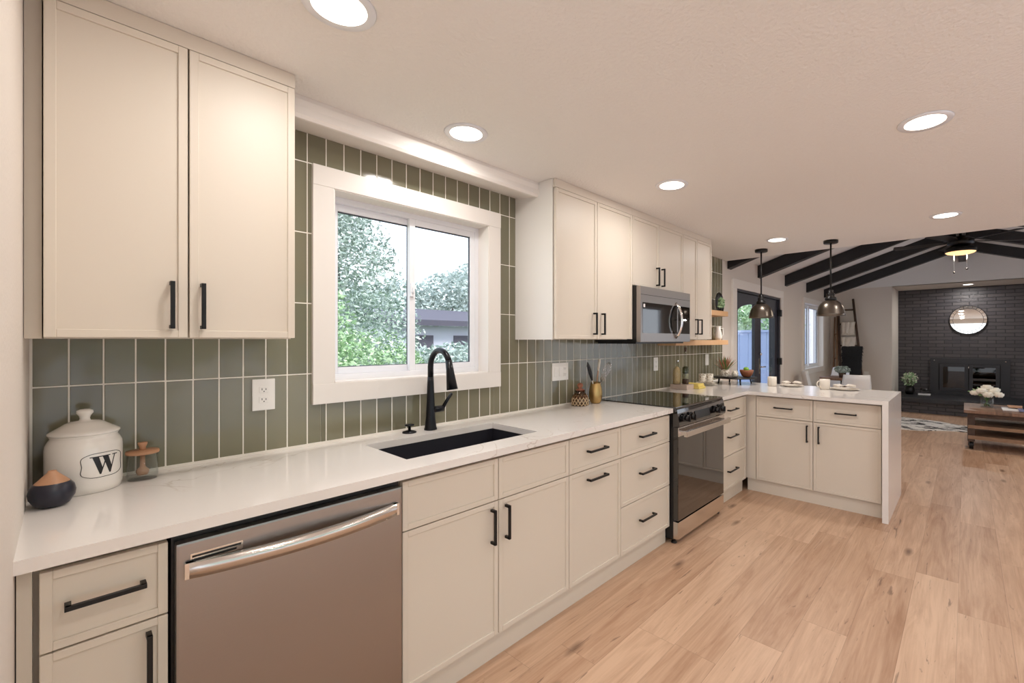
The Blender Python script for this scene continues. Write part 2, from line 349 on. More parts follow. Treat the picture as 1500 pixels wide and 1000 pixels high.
# ------------------------------------------------------------------ structure
struct(MB().box(XK, 12.2, YR, 0, -.12, 0).build('floor', 'floor', origin=(0,0,0)))
struct(MB().prism([(XK, 0.15), (XE-.1, .15), (XE-.1, YR-.15), (XK, YR-.15)], 'z', ZC, ZC+.12).build('ceiling', 'ceiling'))
def wall_holes(x0, x1, z0, z1, holes, y0, y1, mb):
    xs = sorted({x0, x1, *[h[0] for h in holes], *[h[1] for h in holes]}); zs = sorted({z0, z1, *[h[2] for h in holes], *[h[3] for h in holes]})
    for a, b_ in zip(xs, xs[1:]):
        run = None
        cells = []
        for c, d in zip(zs, zs[1:]):
            inside = any(h[0] <= a and b_ <= h[1] and h[2] <= c and d <= h[3] for h in holes)
            if not inside: cells.append((c, d))
        merged = []
        for c, d in cells:
            if merged and merged[-1][1] == c: merged[-1] = (merged[-1][0], d)
            else: merged.append((c, d))
        for c, d in merged: mb.box(a, b_, y0, y1, c, d)
    return mb
WK = (.80, 1.665, 1.18, 2.045)      # kitchen window opening
DR = (5.50, 7.26, 0.0, 2.01)        # french door opening
WL = (8.60, 9.95, .86, 2.03)        # living room window opening
struct(wall_holes(XK, XW+.15, -.12, 2.52, [(WK[0]-.011,WK[1]+.011,WK[2]-.011,WK[3]+.011), DR, (WL[0]-.011,WL[1]+.011,WL[2]-.011,WL[3]+.011)], 0.012, .16, MB()).build('wall_window_side', 'wall'))
struct(MB().box(-.2, -.07, -1.25, .01, 0, ZC).build('wall_left', 'wall'))
struct(MB().box(XK, XW+1.5, YR-.15, YR, -.12, .1).box(XK, -1.6, YR-.15, YR, .1, 2.6).box(3.6, 6.2, YR-.15, YR, .1, 2.6).box(-1.6, 3.6, YR-.15, YR, 2.15, 2.6).box(9.6, XW+1.5, YR-.15, YR, .1, 2.6).box(6.2, 9.6, YR-.15, YR, 2.15, 2.6).build('wall_right', 'wall'))  # wide gaps invented in this unseen wall to let fill daylight in
struct(MB().box(XK-.15, XK, YR, -3.6, 0, ZC).box(XK-.15, XK, -1.2, .16, 0, ZC).box(XK-.15, XK, -3.6, -1.2, 2.1, ZC).build('wall_behind', 'wall'))  # opening added behind the camera for soft neutral daylight
# far wall with the gable above, and the recess that holds the brick
struct(MB().box(XW, XW+.13, -1.04, .012, 0, HB).box(XW+.13, XB, -1.04, -.94, 0, HB).box(XW, XB, YR, -1.04, HB, HB+.1).build('wall_far', 'wall'))
struct(MB().prism([(0.012, HB+.0), (YR, HB+.0), (YR, HB+.12), (YV, RIDGE+.2), (.012, HB+.12)], 'x', XW-.02, XW+.1).build('wall_gable', 'vault_gable'))  # whiter than the wall below: lamp light on the gable put into its colour
struct(MB().box(XB, XB+.2, YR, -.94, 0, HB+.1).build('wall_brick', 'brick'))
hearth = MB().box(XB-1.12, XB-.003, YR, -1.045, .0, .20).build('hearth', 'brick'); tag(hearth, 'low charcoal painted brick hearth running along the brick wall', 'hearth')
MB().box(XB-1.2, XB-.003, YR+.005, -1.045, .20, .285, bev=.012).build('hearth_slab', 'stone', hearth)
# vaulted ceiling
th = .1
struct(MB().prism([(0.16, ZV-.05), (YV, RIDGE), (YR-.15, ZV-.05), (YR-.15, ZV+th), (YV, RIDGE+th), (.16, ZV+th)], 'x', XE, XW+.1).build('ceiling_vault', 'vault_gable'))
struct(MB().prism([(.16, ZC), (YR-.15, ZC), (YR-.15, ZV), (YV, RIDGE+th), (.16, ZV)], 'x', XE-.1, XE).build('wall_header', 'ceiling'))
# soffit above the window
struct(MB().prism([(0.01, ZC), (-.212, ZC), (-.214, 2.295), (-.209, 2.27), (-.213, 2.24), (-.205, 2.227), (-.195, 2.226), (0.01, 2.263)], 'x', .545, 1.885).build('trim_1', 'trim'))
# made-up glazed openings in the unseen opposite wall, added for fill daylight
for n_, (a, b_) in (('fill_window_3', (-1.6, 3.6)), ('fill_window_4', (6.2, 9.6))):
    w = sthing(n_, ((a+b_)/2, YR-.07, .1)); f = MB(); t_ = .06
    f.box(a, b_, YR-.11, YR-.04, .1, .1+t_).box(a, b_, YR-.11, YR-.04, 2.15-t_, 2.15)
    for x in [a+(b_-a-t_)*i/3 for i in range(4)]: f.box(x, x+t_, YR-.11, YR-.04, .1+t_, 2.15-t_)
    f.build('window_frame', 'vinyl', w); MB().box(a+t_, b_-t_, YR-.078, YR-.072, .1+t_, 2.15-t_).build('pane', 'glass', w)
# baseboards
struct(MB().box(7.36, XW, -.015, .012, 0, .1).build('baseboard_window_side', 'trim'))
struct(MB().box(XW-.015, XW, -1.04, -.016, 0, .1).build('baseboard_far', 'trim'))

# backsplash: grout slab and every tile
g = MB(); tl = MB()
TX0, TP, TZ0, TH = .010, .07615, .923, .303
HOLE = (.75, 1.715, 1.13, 2.10)
def rect_minus(x0, x1, z0, z1, h):
    if x1 <= h[0] or x0 >= h[1] or z1 <= h[2] or z0 >= h[3]: return [(x0, x1, z0, z1)]
    out = []
    if x0 < h[0]: out.append((x0, h[0], z0, z1)); x0 = h[0]
    if x1 > h[1]: out.append((h[1], x1, z0, z1)); x1 = h[1]
    if z0 < h[2]: out.append((x0, x1, z0, h[2]))
    if z1 > h[3]: out.append((x0, x1, h[3], z1))
    return out
for q in rect_minus(-.07, 5.09, .885, ZC-.001, HOLE): g.box(q[0], q[1], -.0034, .0115, q[2], q[3])
gap = .0021
k = -1
while TX0 + k*TP < 5.09:
    for r_ in range(5):
        a, b_ = max(-.068, TX0+k*TP+gap), min(5.088, TX0+(k+1)*TP-gap); c, d = TZ0+r_*TH+gap, min(ZC-.002, TZ0+(r_+1)*TH-gap)
        if b_-a < .004: continue
        for q in rect_minus(a, b_, c, d, HOLE):
            if q[1]-q[0] > .006 and q[3]-q[2] > .006:
                y = -.0045 + rnd.uniform(-.0004, .0004)
                tl.box(q[0], q[1], y, .001, q[2], q[3], bev=.0012, seg=1)
    k += 1
bs = struct(tl.build('wall_backsplash', 'tile', origin=(0,0,0)))
g.build('grout', 'grout', bs)

# window over the sink
def window(name, x0, x1, z0, z1, cas, cd=.022, leftmull=None, apron=0):
    w = sthing(name, ((x0+x1)/2, .05, z0))
    c = MB()
    c.box(x0-cas, x0, -cd, .012, z0, z1, bev=.002); c.box(x1, x1+cas, -cd, .012, z0, z1, bev=.002)
    c.box(x0-cas, x1+cas, -cd-.002, .012, z1, z1+cas, bev=.002); c.box(x0-cas, x1+cas, -cd-.002, .012, z0-cas, z0, bev=.002)
    c.build('casing', 'trim', w)
    MB().box(x0-.012, x0+.004, -.018, .13, z0, z1).box(x1-.004, x1+.012, -.018, .13, z0, z1).box(x0-.012, x1+.012, -.018, .13, z1-.004, z1+.012).box(x0-.012, x1+.012, -.018, .13, z0-.012, z0+.004).build('reveal', 'trim', w)
    f = MB(); t_ = .03
    for q in ((x0, x0+t_, z0, z1), (x1-t_, x1, z0, z1), (x0+t_, x1-t_, z1-t_, z1), (x0+t_, x1-t_, z0, z0+t_)): f.box(q[0], q[1], .075, .14, q[2], q[3], bev=.002)
    f.build('window_frame', 'vinyl', w)
    mid = leftmull
    for (a, b_, yy) in ((x0+t_, mid+.02, .115), (mid-.02, x1-t_, .09)):
        s_ = MB(); q = .032
        s_.box(a, a+q, yy-.012, yy+.012, z0+t_, z1-t_, bev=.002).box(b_-q, b_, yy-.012, yy+.012, z0+t_, z1-t_, bev=.002)
        s_.box(a+q, b_-q, yy-.012, yy+.012, z1-t_-q, z1-t_, bev=.002).box(a+q, b_-q, yy-.012, yy+.012, z0+t_, z0+t_+q, bev=.002)
        so = s_.build('sash', 'vinyl', w)
        MB().box(a+q-.004, b_-q+.004, yy-.003, yy+.003, z0+t_+q-.004, z1-t_-q+.004).build('pane', 'glass', so)
        MB().box(a+q, a+q+.003, yy-.005, yy+.006, z0+t_+q, z1-t_-q).box(b_-q-.003, b_-q, yy-.005, yy+.006, z0+t_+q, z1-t_-q).box(a+q, b_-q, yy-.005, yy+.006, z1-t_-q-.005, z1-t_-q).box(a+q, b_-q, yy-.005, yy+.006, z0+t_+q, z0+t_+q+.003).build('glazing_gasket', 'gasket', so)
    return w
w1 = window('window_1', WK[0], WK[1], WK[2], WK[3], .088, leftmull=1.235)
MB().box(1.215, 1.238, .066, .078, 1.60, 1.67, bev=.004).box(1.222, 1.232, .055, .066, 1.62, 1.65, bev=.003).build('latch', 'vinyl', w1)
w2 = window('window_2', WL[0], WL[1], WL[2], WL[3], .09, leftmull=9.28)

# french door
d1 = sthing('door_1', (6.38, .05, 0))
x0, x1, _, z1 = DR
MB().box(x0-.12, x0, -.02, .012, 0, z1, bev=.002).box(x1, x1+.12, -.02, .012, 0, z1, bev=.002).box(x0-.12, x1+.12, -.022, .012, z1, z1+.11, bev=.002).build('casing', 'trim', d1)
MB().box(x0, x0+.03, -.004, .15, 0, z1).box(x1-.03, x1, -.004, .15, 0, z1).box(x0, x1, -.004, .15, z1-.03, z1).box(x0, x1, 0, .15, 0, .02).build('door_frame', 'doorm', d1)
def leaf(a, b_, hinge_right):
    l = MB(); st = .12; y0_, y1_ = .03, .07; zt = z1-.035
    l.box(a, a+st, y0_, y1_, .02, zt).box(b_-st, b_, y0_, y1_, .02, zt).box(a+st, b_-st, y0_, y1_, .02, .25)
    # arched head shared by both leaves
    cx_ = 6.38; half = .76
    n = 14; pts = []
    for i in range(n+1):
        x = a+st + (b_-a-2*st)*i/n; zz = 1.70 + .16*math.sqrt(max(0, 1-((x-cx_)/(half+.02))**2)); pts.append((x, zz))
    for (p, q) in zip(pts, pts[1:]):
        l.prism([(p[0], p[1]), (q[0], q[1]), (q[0], zt), (p[0], zt)], 'y', y0_, y1_)
    lo = l.build('door_leaf', 'doorm', d1)
    MB().box(a+st-.01, b_-st+.01, .047, .053, .24, 1.9).build('pane', 'glass', lo)
    return lo
lf = leaf(x0+.032, 6.378, False); rt = leaf(6.382, x1-.032, True)
h = MB().tube([(6.44, .03, 1.0), (6.44, -.02, 1.0), (6.52, -.025, 1.0)], .009).box(6.415, 6.465, .022, .032, .9, 1.12, bev=.004); h.build('lever_handle', 'chrome', rt)
MB().sphere((6.44, .015, 1.18), .022).build('deadbolt', 'chrome', rt)
for z in (.25, 1.05, 1.78):
    MB().box(x1-.045, x1+.012, -.03, .028, z-.05, z+.05, bev=.004).build('hinge', 'black', d1)

# ------------------------------------------------------------------ exterior
struct(MB().box(-12, 40, .17, 60, -.3, -.14).build('ground_lawn', 'lawn'))
struct(MB().box(-14, 20, -30, YR-.16, -.3, -.14).build('ground_rear_added', 'patio'))  # unseen rear ground, added to tone down the reflected sky
struct(MB().box(4.8, 14, .17, 5.5, -.139, -.08).build('ground_patio', 'patio'))
def foliage(name, clumps, n, leaf, m, parent, seed):
    R = random.Random(seed); b = MB()
    tot = sum(c[3]*c[4]*c[5] for c in clumps) or 1
    for (cx, cy, cz, rx, ry, rz) in clumps:
        cnt = int(n*rx*ry*rz/tot)
        for i in range(cnt):
            while True:
                p = Vector((R.uniform(-1,1), R.uniform(-1,1), R.uniform(-1,1)))
                if p.length < 1 and (p.length > .55 or R.random() < .25): break
            o_ = Vector((cx+p.x*rx, cy+p.y*ry, cz+p.z*rz)); s = leaf*R.uniform(.6, 1.3)
            d = Vector((R.gauss(0,1), R.gauss(0,1), R.gauss(0,.7))).normalized(); e = d.cross(Vector((R.gauss(0,1), R.gauss(0,1), R.gauss(0,1)))).normalized()
            b.quad([o_-d*s, o_-e*s*.45, o_+d*s, o_+e*s*.45])
    return b.build(name, m, parent)
def tree(loc, label, clumps, n, leaf, m, trunk_h, r, seed, name='tree', cat='tree', group=None):
    t = thing(name, loc, label, cat, group); b = MB()
    b.tube([(loc[0], loc[1], loc[2]), (loc[0]+.05, loc[1], loc[2]+trunk_h*.5), (loc[0]-.05, loc[1], loc[2]+trunk_h)], [r, r*.8, r*.5], 8)
    for c in clumps[:5]: b.tube([(loc[0], loc[1], loc[2]+trunk_h*.45), ((loc[0]+c[0])/2+.1, (loc[1]+c[1])/2, (loc[2]+trunk_h*.45+c[2])/2+.1), (c[0], c[1], c[2])], [r*.5, r*.35, r*.15], 6)
    b.build('trunk', 'bark', t); foliage('foliage', clumps, n, leaf, m, t, seed); return t
tree((1.9, 3.2, -.14), 'tall leafy tree filling the left pane of the sink window', [(1.2,2.6,2.6,.8,.7,.9),(1.95,3.0,2.35,.6,.6,.6),(1.75,2.8,1.9,.85,.7,.9),(1.78,3.1,3.0,.62,.7,.8),(1.4,3.0,3.8,1.0,.9,.9),(2.5,3.5,1.35,.75,.7,.75)], 34000, .027, 'leaf_grey', 3.5, .1, 1)
tree((1.6, 2.4, -.14), 'bright green shrub low in the left pane of the sink window', [(1.15,1.7,1.4,.45,.5,.6),(1.6,2.2,1.0,.6,.5,.5),(2.2,2.7,.9,.7,.5,.6),(1.0,1.5,.9,.5,.5,.6)], 14000, .026, 'leaf_green', 1.0, .03, 2, 'shrub', 'shrub')
tree((5.0, 5.0, -.14), 'grey green hedge bush low in the right pane of the sink window', [(3.6,4.2,.6,.9,.7,.7),(4.9,4.9,.6,1.0,.8,.75),(6.3,5.8,.6,1.1,.8,.8),(2.9,3.8,.7,.6,.5,.6)], 16000, .05, 'leaf_grey', .8, .05, 3, 'hedge', 'hedge')
tree((8.5, 13.0, -.14), 'pale round tree in the distance behind the shed', [(8,13,2.3,1.6,1.5,1.3),(10.2,13,2.6,1.7,1.5,1.5),(12.4,14,3.0,2.0,1.5,1.9),(5.6,12,2.0,1.7,1.5,1.2)], 16000, .10, 'leaf_far', 3, .2, 4)
shed = thing('shed', (8.4, 9.5, -.14), 'low garden shed with dark roof edge behind the hedge', 'shed')
MB().box(5.4, 11.0, 8.6, 10.5, -.14, 1.75).build('shed_wall', 'shedwall', shed)
MB().prism([(8.3, 1.75), (8.3, 1.9), (10.7, 2.35), (10.7, 2.2)], 'x', 5.1, 11.3).build('shed_roof', 'shed', shed)
for i in range(4): MB().box(6.0+i*1.25, 6.6+i*1.25, 8.57, 8.6, .9, 1.5).build('shed_window', 'shed', shed)
MB().box(5.1, 11.3, 8.25, 8.35, .75, .85).build('shed_rail', 'shed', shed)
hs = thing('neighbour_house', (9.0, 6.4, -.14), 'pale house wall outside, seen through the living room window', 'house')
MB().box(6.4, 9.0, 4.2, 8.7, -.14, 2.9).build('house_wall', 'shedwall', hs)
MB().prism([(6.1, 2.9), (9.3, 2.9), (7.7, 3.7)], 'y', 4.0, 8.9).build('house_roof', 'shed', hs)
hs.location = (17.5, 3.6, -.14)
pf = thing('privacy_fence', (10.4, 2.6, -.08), 'pale blue panel fence seen through the french door', 'fence')
for i in range(24): MB().box(10.4, 10.43, .4+i*.2, .59+i*.2, -.08, 1.55, bev=.004).build('fence_board', 'bluepanel', pf)
MB().box(10.36, 10.47, .35, 5.2, 1.55, 1.6).build('fence_cap', 'bluepanel', pf)
tree((11.6, 2.2, -.14), 'green bush rising above the pale blue fence', [(11.4,1.5,1.8,.6,.9,.6),(11.6,2.8,1.9,.7,.9,.6)], 3500, .06, 'leaf_green', 1.6, .05, 6, 'shrub', 'shrub')
pc = thing('patio_cover', (9.0, 2.6, -.08), 'patio cover with white posts outside the french door', 'patio cover')
[MB().box(6.6+i*.9, 6.68+i*.9, .2, 5.0, 2.45, 2.55).build('rafter', 'trim', pc) for i in range(5)]
for (px_, py_) in ((8.0, 1.3), (9.6, 3.6)): MB().box(px_-.06, px_+.06, py_-.06, py_+.06, -.08, 2.45).build('post', 'bluepanel', pc)

# ------------------------------------------------------------------ cabinetry
def FB(u, v, w): return (u, -w, v)                    # u = x, v = z, w = out of the wall
def mkfp(): return lambda u, v, w: (4.955-w, -u, v)   # peninsula: u = -y, w from back edge
FP = mkfp()
def front(fr, u0, u1, v0, v1, w, name, parent, m='cab', rail=.021):
    b = MB(fr); g = .0022; u0 += g; u1 -= g; v0 += g; v1 -= g; t_ = .02
    for q in ((u0, u0+rail, v0, v1), (u1-rail, u1, v0, v1), (u0+rail, u1-rail, v0, v0+rail), (u0+rail, u1-rail, v1-rail, v1)):
        b.box(q[0], q[1], q[2], q[3], w-t_, w, bev=.0012, seg=1)
    b.box(u0+rail-.001, u1-rail+.001, v0+rail-.001, v1-rail+.001, w-t_, w-.006)
    return b.build(name, m, parent)
def pull(fr, a, b_, w, parent, s=.0105, off=.032):
    (u0, v0), (u1, v1) = a, b_; q = MB(fr); h = s/2
    if abs(u1-u0) > abs(v1-v0):
        q.box(u0, u1, v0-h, v0+h, w+off-s, w+off, bev=.001, seg=1); q.box(u0, u0+s, v0-h, v0+h, w, w+off-.002).box(u1-s, u1, v0-h, v0+h, w, w+off-.002)
    else:
        q.box(u0-h, u0+h, v0, v1, w+off-s, w+off, bev=.001, seg=1); q.box(u0-h, u0+h, v0, v0+s, w, w+off-.002).box(u0-h, u0+h, v1-s, v1, w, w+off-.002)
    return q.build('handle', 'black', parent)
ZT, ZG, ZG2, ZB = .868, .688, .397, .115
DF = .628  # door face depth
def base(fr, u0, u1, label, w=DF, back=.02, toe=.595, group=None, fill=(0, 0), name='base_cabinet'):
    p = fr((u0+u1)/2, 0, w/2+back/2)
    t = thing(name, p, label, 'cabinet', group)
    a_, b2 = u0-fill[0], u1+fill[1]; q = MB(fr)
    q.box(a_, a_+.016, ZB-.002, .883, back, w-.045).box(b2-.016, b2, ZB-.002, .883, back, w-.045)
    q.box(a_+.016, b2-.016, ZB-.002, ZB+.014, back, w-.045).box(a_+.016, b2-.016, ZB+.014, .66, back, back+.01).box(a_+.016, b2-.016, ZB+.014, .883, w-.058, w-.045)
    q.build('cabinet_body', 'cab', t)
    MB(fr).box(u0-fill[0], u1+fill[1], 0, ZB-.003, back, toe).build('toe_kick', 'cab', t)
    return t
c1 = base(FB, -.038, .175, 'narrow cream base cabinet left of the dishwasher, one drawer over a door', fill=(.030, 0))
MB(FB).box(-.068, -.046, ZB, .883, .56, .612).build('filler_strip', 'cab', c1)
d = front(FB, -.038, .175, ZG, ZT, DF, 'drawer', c1, rail=.019); pull(FB, (.0, .784), (.132, .784), DF, d)
d = front(FB, -.038, .175, ZB, ZG, DF, 'door', c1, rail=.019); pull(FB, (.137, .50), (.137, .66), DF, d)
c2 = base(FB, .796, 1.691, 'wide cream sink cabinet with two false drawer fronts over two doors')
for (a, b_, hx) in ((.796, 1.235, 1.196), (1.235, 1.691, 1.274)):
    front(FB, a, b_, ZG, ZT, DF, 'false_front', c2)
    d = front(FB, a, b_, ZB, ZG, DF, 'door', c2); pull(FB, (hx, .515), (hx, .66), DF, d)
c3 = base(FB, 1.691, 2.142, 'cream cabinet with a drawer over a pull-out door, both with horizontal handles')
d = front(FB, 1.691, 2.142, ZG, ZT, DF, 'drawer', c3); pull(FB, (1.83, .785), (1.99, .785), DF, d)
d = front(FB, 1.691, 2.142, ZB, ZG, DF, 'pull_out_door', c3); pull(FB, (1.83, .635), (1.99, .635), DF, d)
def drawers(u0, u1, h0, h1, label):
    c = base(FB, u0, u1, label)
    for (a, b_, hz) in ((ZG, ZT, .782), (ZG2, ZG, .557), (ZB, ZG2, .27)):
        d = front(FB, u0, u1, a, b_, DF, 'drawer', c); pull(FB, (h0, hz), (h1, hz), DF, d)
    return c
c4 = drawers(2.142, 2.715, 2.335, 2.50, 'cream three-drawer base cabinet left of the oven range')
c5 = drawers(3.49, 4.117, 3.69, 3.88, 'cream three-drawer base cabinet in the corner right of the oven range')
# peninsula (face towards -X at x = 4.153, i.e. w = .802)
PW = .802
for (a, b_, fl, lab, hx) in ((.705, 1.167, (.085, 0), 'cream peninsula cabinet nearer the wall corner, drawer over door', 1.125), (1.167, 1.639, (0, .012), 'cream peninsula cabinet next to the waterfall end, drawer over door', 1.212)):
    c = base(FP, a, b_, lab, w=PW, toe=PW-.03, back=.02, fill=fl)
    d = front(FP, a, b_, ZG, ZT, PW, 'drawer', c); mid = (a+b_)/2; pull(FP, (mid-.075, .78), (mid+.075, .78), PW, d)
    d = front(FP, a, b_, ZB, ZG, PW, 'door', c); pull(FP, (hx, .515), (hx, .655), PW, d)
    if a < .8:
        MB(FP).box(.60, .702, ZB, .883, PW-.022, PW-.006).build('filler_strip', 'cab', c)

# countertops
def slab_hole(x0, x1, y0, y1, h, z0, z1):
    b = MB(); hx0, hx1, hy0, hy1 = h
    T = [[b.v((x, y, z)) for (x, y) in ((x0,y0),(x1,y0),(x1,y1),(x0,y1))] + [b.v((x, y, z)) for (x, y) in ((hx0,hy0),(hx1,hy0),(hx1,hy1),(hx0,hy1))] for z in (z0, z1)]
    for k_ in range(2):
        for i in range(4):
            j = (i+1) % 4; b.b.faces.new((T[k_][i], T[k_][j], T[k_][4+j], T[k_][4+i]))
    for i in range(4):
        j = (i+1) % 4
        b.b.faces.new((T[0][i], T[0][j], T[1][j], T[1][i])); b.b.faces.new((T[0][4+i], T[0][4+j], T[1][4+j], T[1][4+i]))
    return b
ct = slab_hole(-.07, 2.713, -.655, -.0045, (.872, 1.575, -.52, -.165), .884, .914).build('countertop', 'quartz')
tag(ct, 'long white quartz countertop with the sink cut into it', 'countertop')
ct2 = MB().prism([(3.49, -.0045), (4.955, -.0045), (4.955, -1.65), (4.075, -1.65), (4.075, -.655), (3.49, -.655)], 'z', .884, .914).build('countertop', 'quartz')
tag(ct2, 'L-shaped white quartz countertop over the peninsula with a waterfall end', 'countertop')
MB().box(4.075, 4.955, -1.69, -1.65, 0, .914, bev=.0015, seg=1).build('waterfall_panel', 'quartz', ct2)
bkp = MB().box(4.935, 4.95, -1.65, -.02, 0, .883).build('peninsula_back_panel', 'cab'); tag(bkp, 'cream back panel of the peninsula facing the living room', 'panel')

# upper cabinets
UB, UT, UF = 1.375, 2.261, .347
def upper(u0, u1, splits, v0, label, hz, hx, fill=0, side=None):
    t = thing('upper_cabinet', ((u0+u1)/2, -.17, v0), label, 'cabinet')
    MB(FB).box(u0+.002, u1-.002, v0, ZC-.001, .0055, UF-.045).build('cabinet_body', 'cab', t)
    MB(FB).box(u0, u1, UT+.001, ZC-.001, UF-.045, UF-.004, bev=.001, seg=1).build('top_filler', 'cab', t)
    for i, (a, b_) in enumerate(zip(splits, splits[1:])):
        d = front(FB, a, b_, v0+.001, UT, UF, 'door', t, rail=.022)
        pull(FB, (hx[i], hz[0]), (hx[i], hz[1]), UF, d)
    return t
u = upper(-.038, .545, (-.038, .253, .545), UB, 'tall cream upper cabinet left of the window', (1.405, 1.545), (.213, .285))
MB(FB).box(-.069, -.039, UB, ZC-.001, .0055, UF-.035).build('filler_strip', 'cab', u)
u = upper(1.893, 2.691, (1.893, 2.284, 2.691), UB, 'cream upper cabinet right of the window with a white side panel', (1.405, 1.545), (2.245, 2.33))
MB(FB).box(1.884, 1.892, UB-.001, ZC-.001, .0055, UF-.02).build('side_panel', 'cab_white', u)
upper(2.691, 3.454, (2.691, 3.06, 3.454), 1.762, 'short cream upper cabinet directly above the microwave', (1.785, 1.925), (3.02, 3.10))
upper(3.454, 4.022, (3.454, 3.719, 4.022), UB, 'narrow cream upper cabinet right of the microwave', (1.42, 1.555), (3.68, 3.76))

# sink
sk = thing('kitchen_sink', (1.22, -.34, .68), 'black undermount sink set in the long countertop', 'sink')
b = MB(); x0, x1, y0, y1 = .868, 1.579, -.524, -.161
b.box(x0-.012, x0, y0-.012, y1+.012, .69, .8835).box(x1, x1+.012, y0-.012, y1+.012, .69, .8835).box(x0, x1, y0-.012, y0, .69, .8835).box(x0, x1, y1, y1+.012, .69, .8835).box(x0, x1, y0, y1, .69, .70)
b.build('basin', 'sinkm', sk)
MB().lathe([(0, 0), (.045, 0), (.045, .004), (.03, .006), (0, .004)], (1.22, -.3, .70), 24).build('drain', 'black', sk)
# faucet
fc = thing('kitchen_faucet', (1.246, -.085, .914), 'matte black gooseneck faucet standing behind the sink', 'faucet')
fx, fy = 1.246, -.075
MB().lathe([(.032, 0), (.032, .006), (.029, .014), (.024, .06), (.0195, .15), (.0165, .24), (.0150, .27), (0, .27)], (fx, fy, .914), 28).build('faucet_body', 'faucet', fc)
pts = [(fx, fy, .914+.26)] + [(fx, fy-.085+.085*math.cos(a), 1.235+.085*math.sin(a)) for a in [PI*i/14 for i in range(0, 13)]]
pts += [(fx, fy-.166, 1.25), (fx, fy-.172, 1.235)]
pts = [pts[0]] + pts[1:14]
MB().tube(pts, .0145, 14).build('spout', 'faucet', fc)
a = pts[-1]; a2 = (a[0], a[1]-.012, a[2]-.05); a3 = (a[0]+.002, a[1]-.028, a[2]-.14)
MB().tube([a, a2, a3], [.0160, .0185, .027], 16).build('spray_head', 'faucet', fc)
MB().tube([(fx+.01, fy-.005, 1.015), (fx+.062, fy-.02, 1.018)], .0165, 14).tube([(fx+.058, fy-.02, 1.02), (fx+.078, fy-.028, 1.058), (fx+.10, fy-.04, 1.095)], [.010, .0085, .0075], 10).build('lever', 'faucet', fc)
ab = thing('air_switch', (1.135, -.065, .914), 'small black air switch button left of the faucet', 'button')
MB().lathe([(.034, 0), (.033, .006), (.012, .012), (0, .012)], (1.135, -.065, .914), 24).build('switch_base', 'faucet', ab)
MB().lathe([(.007, 0), (.007, .022), (.022, .024), (.022, .031), (0, .032)], (1.135, -.065, .924), 24).build('switch_button', 'faucet', ab)

# dishwasher
dw = thing('dishwasher', (.485, -.32, 0), 'stainless steel dishwasher with a curved bar handle', 'dishwasher')
MB().box(.181, .79, -.612, -.03, .10, .872).build('tub', 'blackside', dw)
MB().box(.181, .79, -.56, -.03, 0, .10).build('kick_plate', 'blackside', dw)
MB().box(.186, .787, -.645, -.612, .10, .858, bev=.006).build('door', 'steel', dw)
n = 20; b = MB(); xa, xb = .204, .768
pr = []
for i in range(n+1):
    s_ = i/n; x = xa+(xb-xa)*s_; bow = -.655-.042*math.sin(PI*s_)**.8 if 0 < s_ < 1 else -.655
    pr.append((x, bow))
for (p, q) in zip(pr, pr[1:]):
    for (za, zb) in ((.768, .808),):
        V = [(p[0], p[1], za), (q[0], q[1], za), (q[0], q[1], zb), (p[0], p[1], zb)]
        W_ = [(v[0], v[1]+.013, v[2]) for v in V]
        b.quad(V, True).quad(W_[::-1], True).quad([V[3], V[2], W_[2], W_[3]]).quad([V[0], W_[0], W_[1], V[1]])
bmesh.ops.remove_doubles(b.b, verts=b.b.verts, dist=1e-5)
b.box(xa-.003, xa+.016, -.657, -.643, .768, .808).box(xb-.016, xb+.003, -.657, -.643, .768, .808)
b.build('bar_handle', 'steel2', dw)
MB().box(.213, .325, -.6465, -.644, .803, .826, bev=.0005, seg=1).build('vent_bezel', 'steel2', dw)
MB().box(.217, .320, -.6475, -.645, .816, .821).box(.217, .310, -.6475, -.645, .807, .812).build('vent_slots', 'blackside', dw)

# range
rg = thing('oven_range', (3.11, -.34, 0), 'black glass and stainless steel slide-in oven range', 'oven range')
X0, X1 = 2.722, 3.482
MB().box(X0, X1, -.648, -.03, .03, .905).build('range_body', 'blackside', rg)
MB().box(X0-.006, X1+.006, -.672, -.012, .905, .921, bev=.003).build('cooktop', 'blackgloss', rg)
b = MB(); b.prism([(-.640, .905), (-.678, .905), (-.698, .80), (-.690, .79), (-.640, .79)], 'x', X0, X1); b.build('control_panel', 'blackgloss', rg)
for kx in (2.80, 2.885, 3.29, 3.385):
    b = MB(); b.tube([(kx, -.688, .849), (kx, -.703, .846)], .027, 20).tube([(kx, -.703, .846), (kx, -.728, .841)], [.021, .019], 20).box(kx-.004, kx+.004, -.738, -.70, .822, .862, bev=.002); b.build('control_knob', 'black', rg)
MB().prism([(-.6855, .870), (-.6965, .815), (-.6985, .815), (-.6875, .870)], 'x', 2.965, 3.20).build('display', 'blackside', rg)
b = MB().box(X0+.004, X1-.004, -.685, -.645, .16, .785, bev=.004); od = b.build('oven_door', 'blackgloss', rg)
MB().box(X0+.004, X1-.004, -.689, -.684, .725, .785, bev=.002).build('door_trim', 'steel2', od)
MB().box(X0+.012, X1-.012, -.745, -.722, .728, .766, bev=.004).box(X0+.02, X0+.05, -.724, -.684, .738, .76).box(X1-.05, X1-.02, -.724, -.684, .738, .76).build('bar_handle', 'steel2', od)
MB().box(X0+.004, X1-.004, -.685, -.645, .035, .15, bev=.004).build('warming_drawer', 'steel2', rg)
for (lx, ly) in ((X0+.03, -.64), (X1-.03, -.64), (X0+.03, -.07), (X1-.03, -.07)): MB().lathe([(.02, 0), (.02, .008), (.012, .01), (.012, .03), (0, .03)], (lx, ly, 0), 12).build('foot', 'blackside', rg)

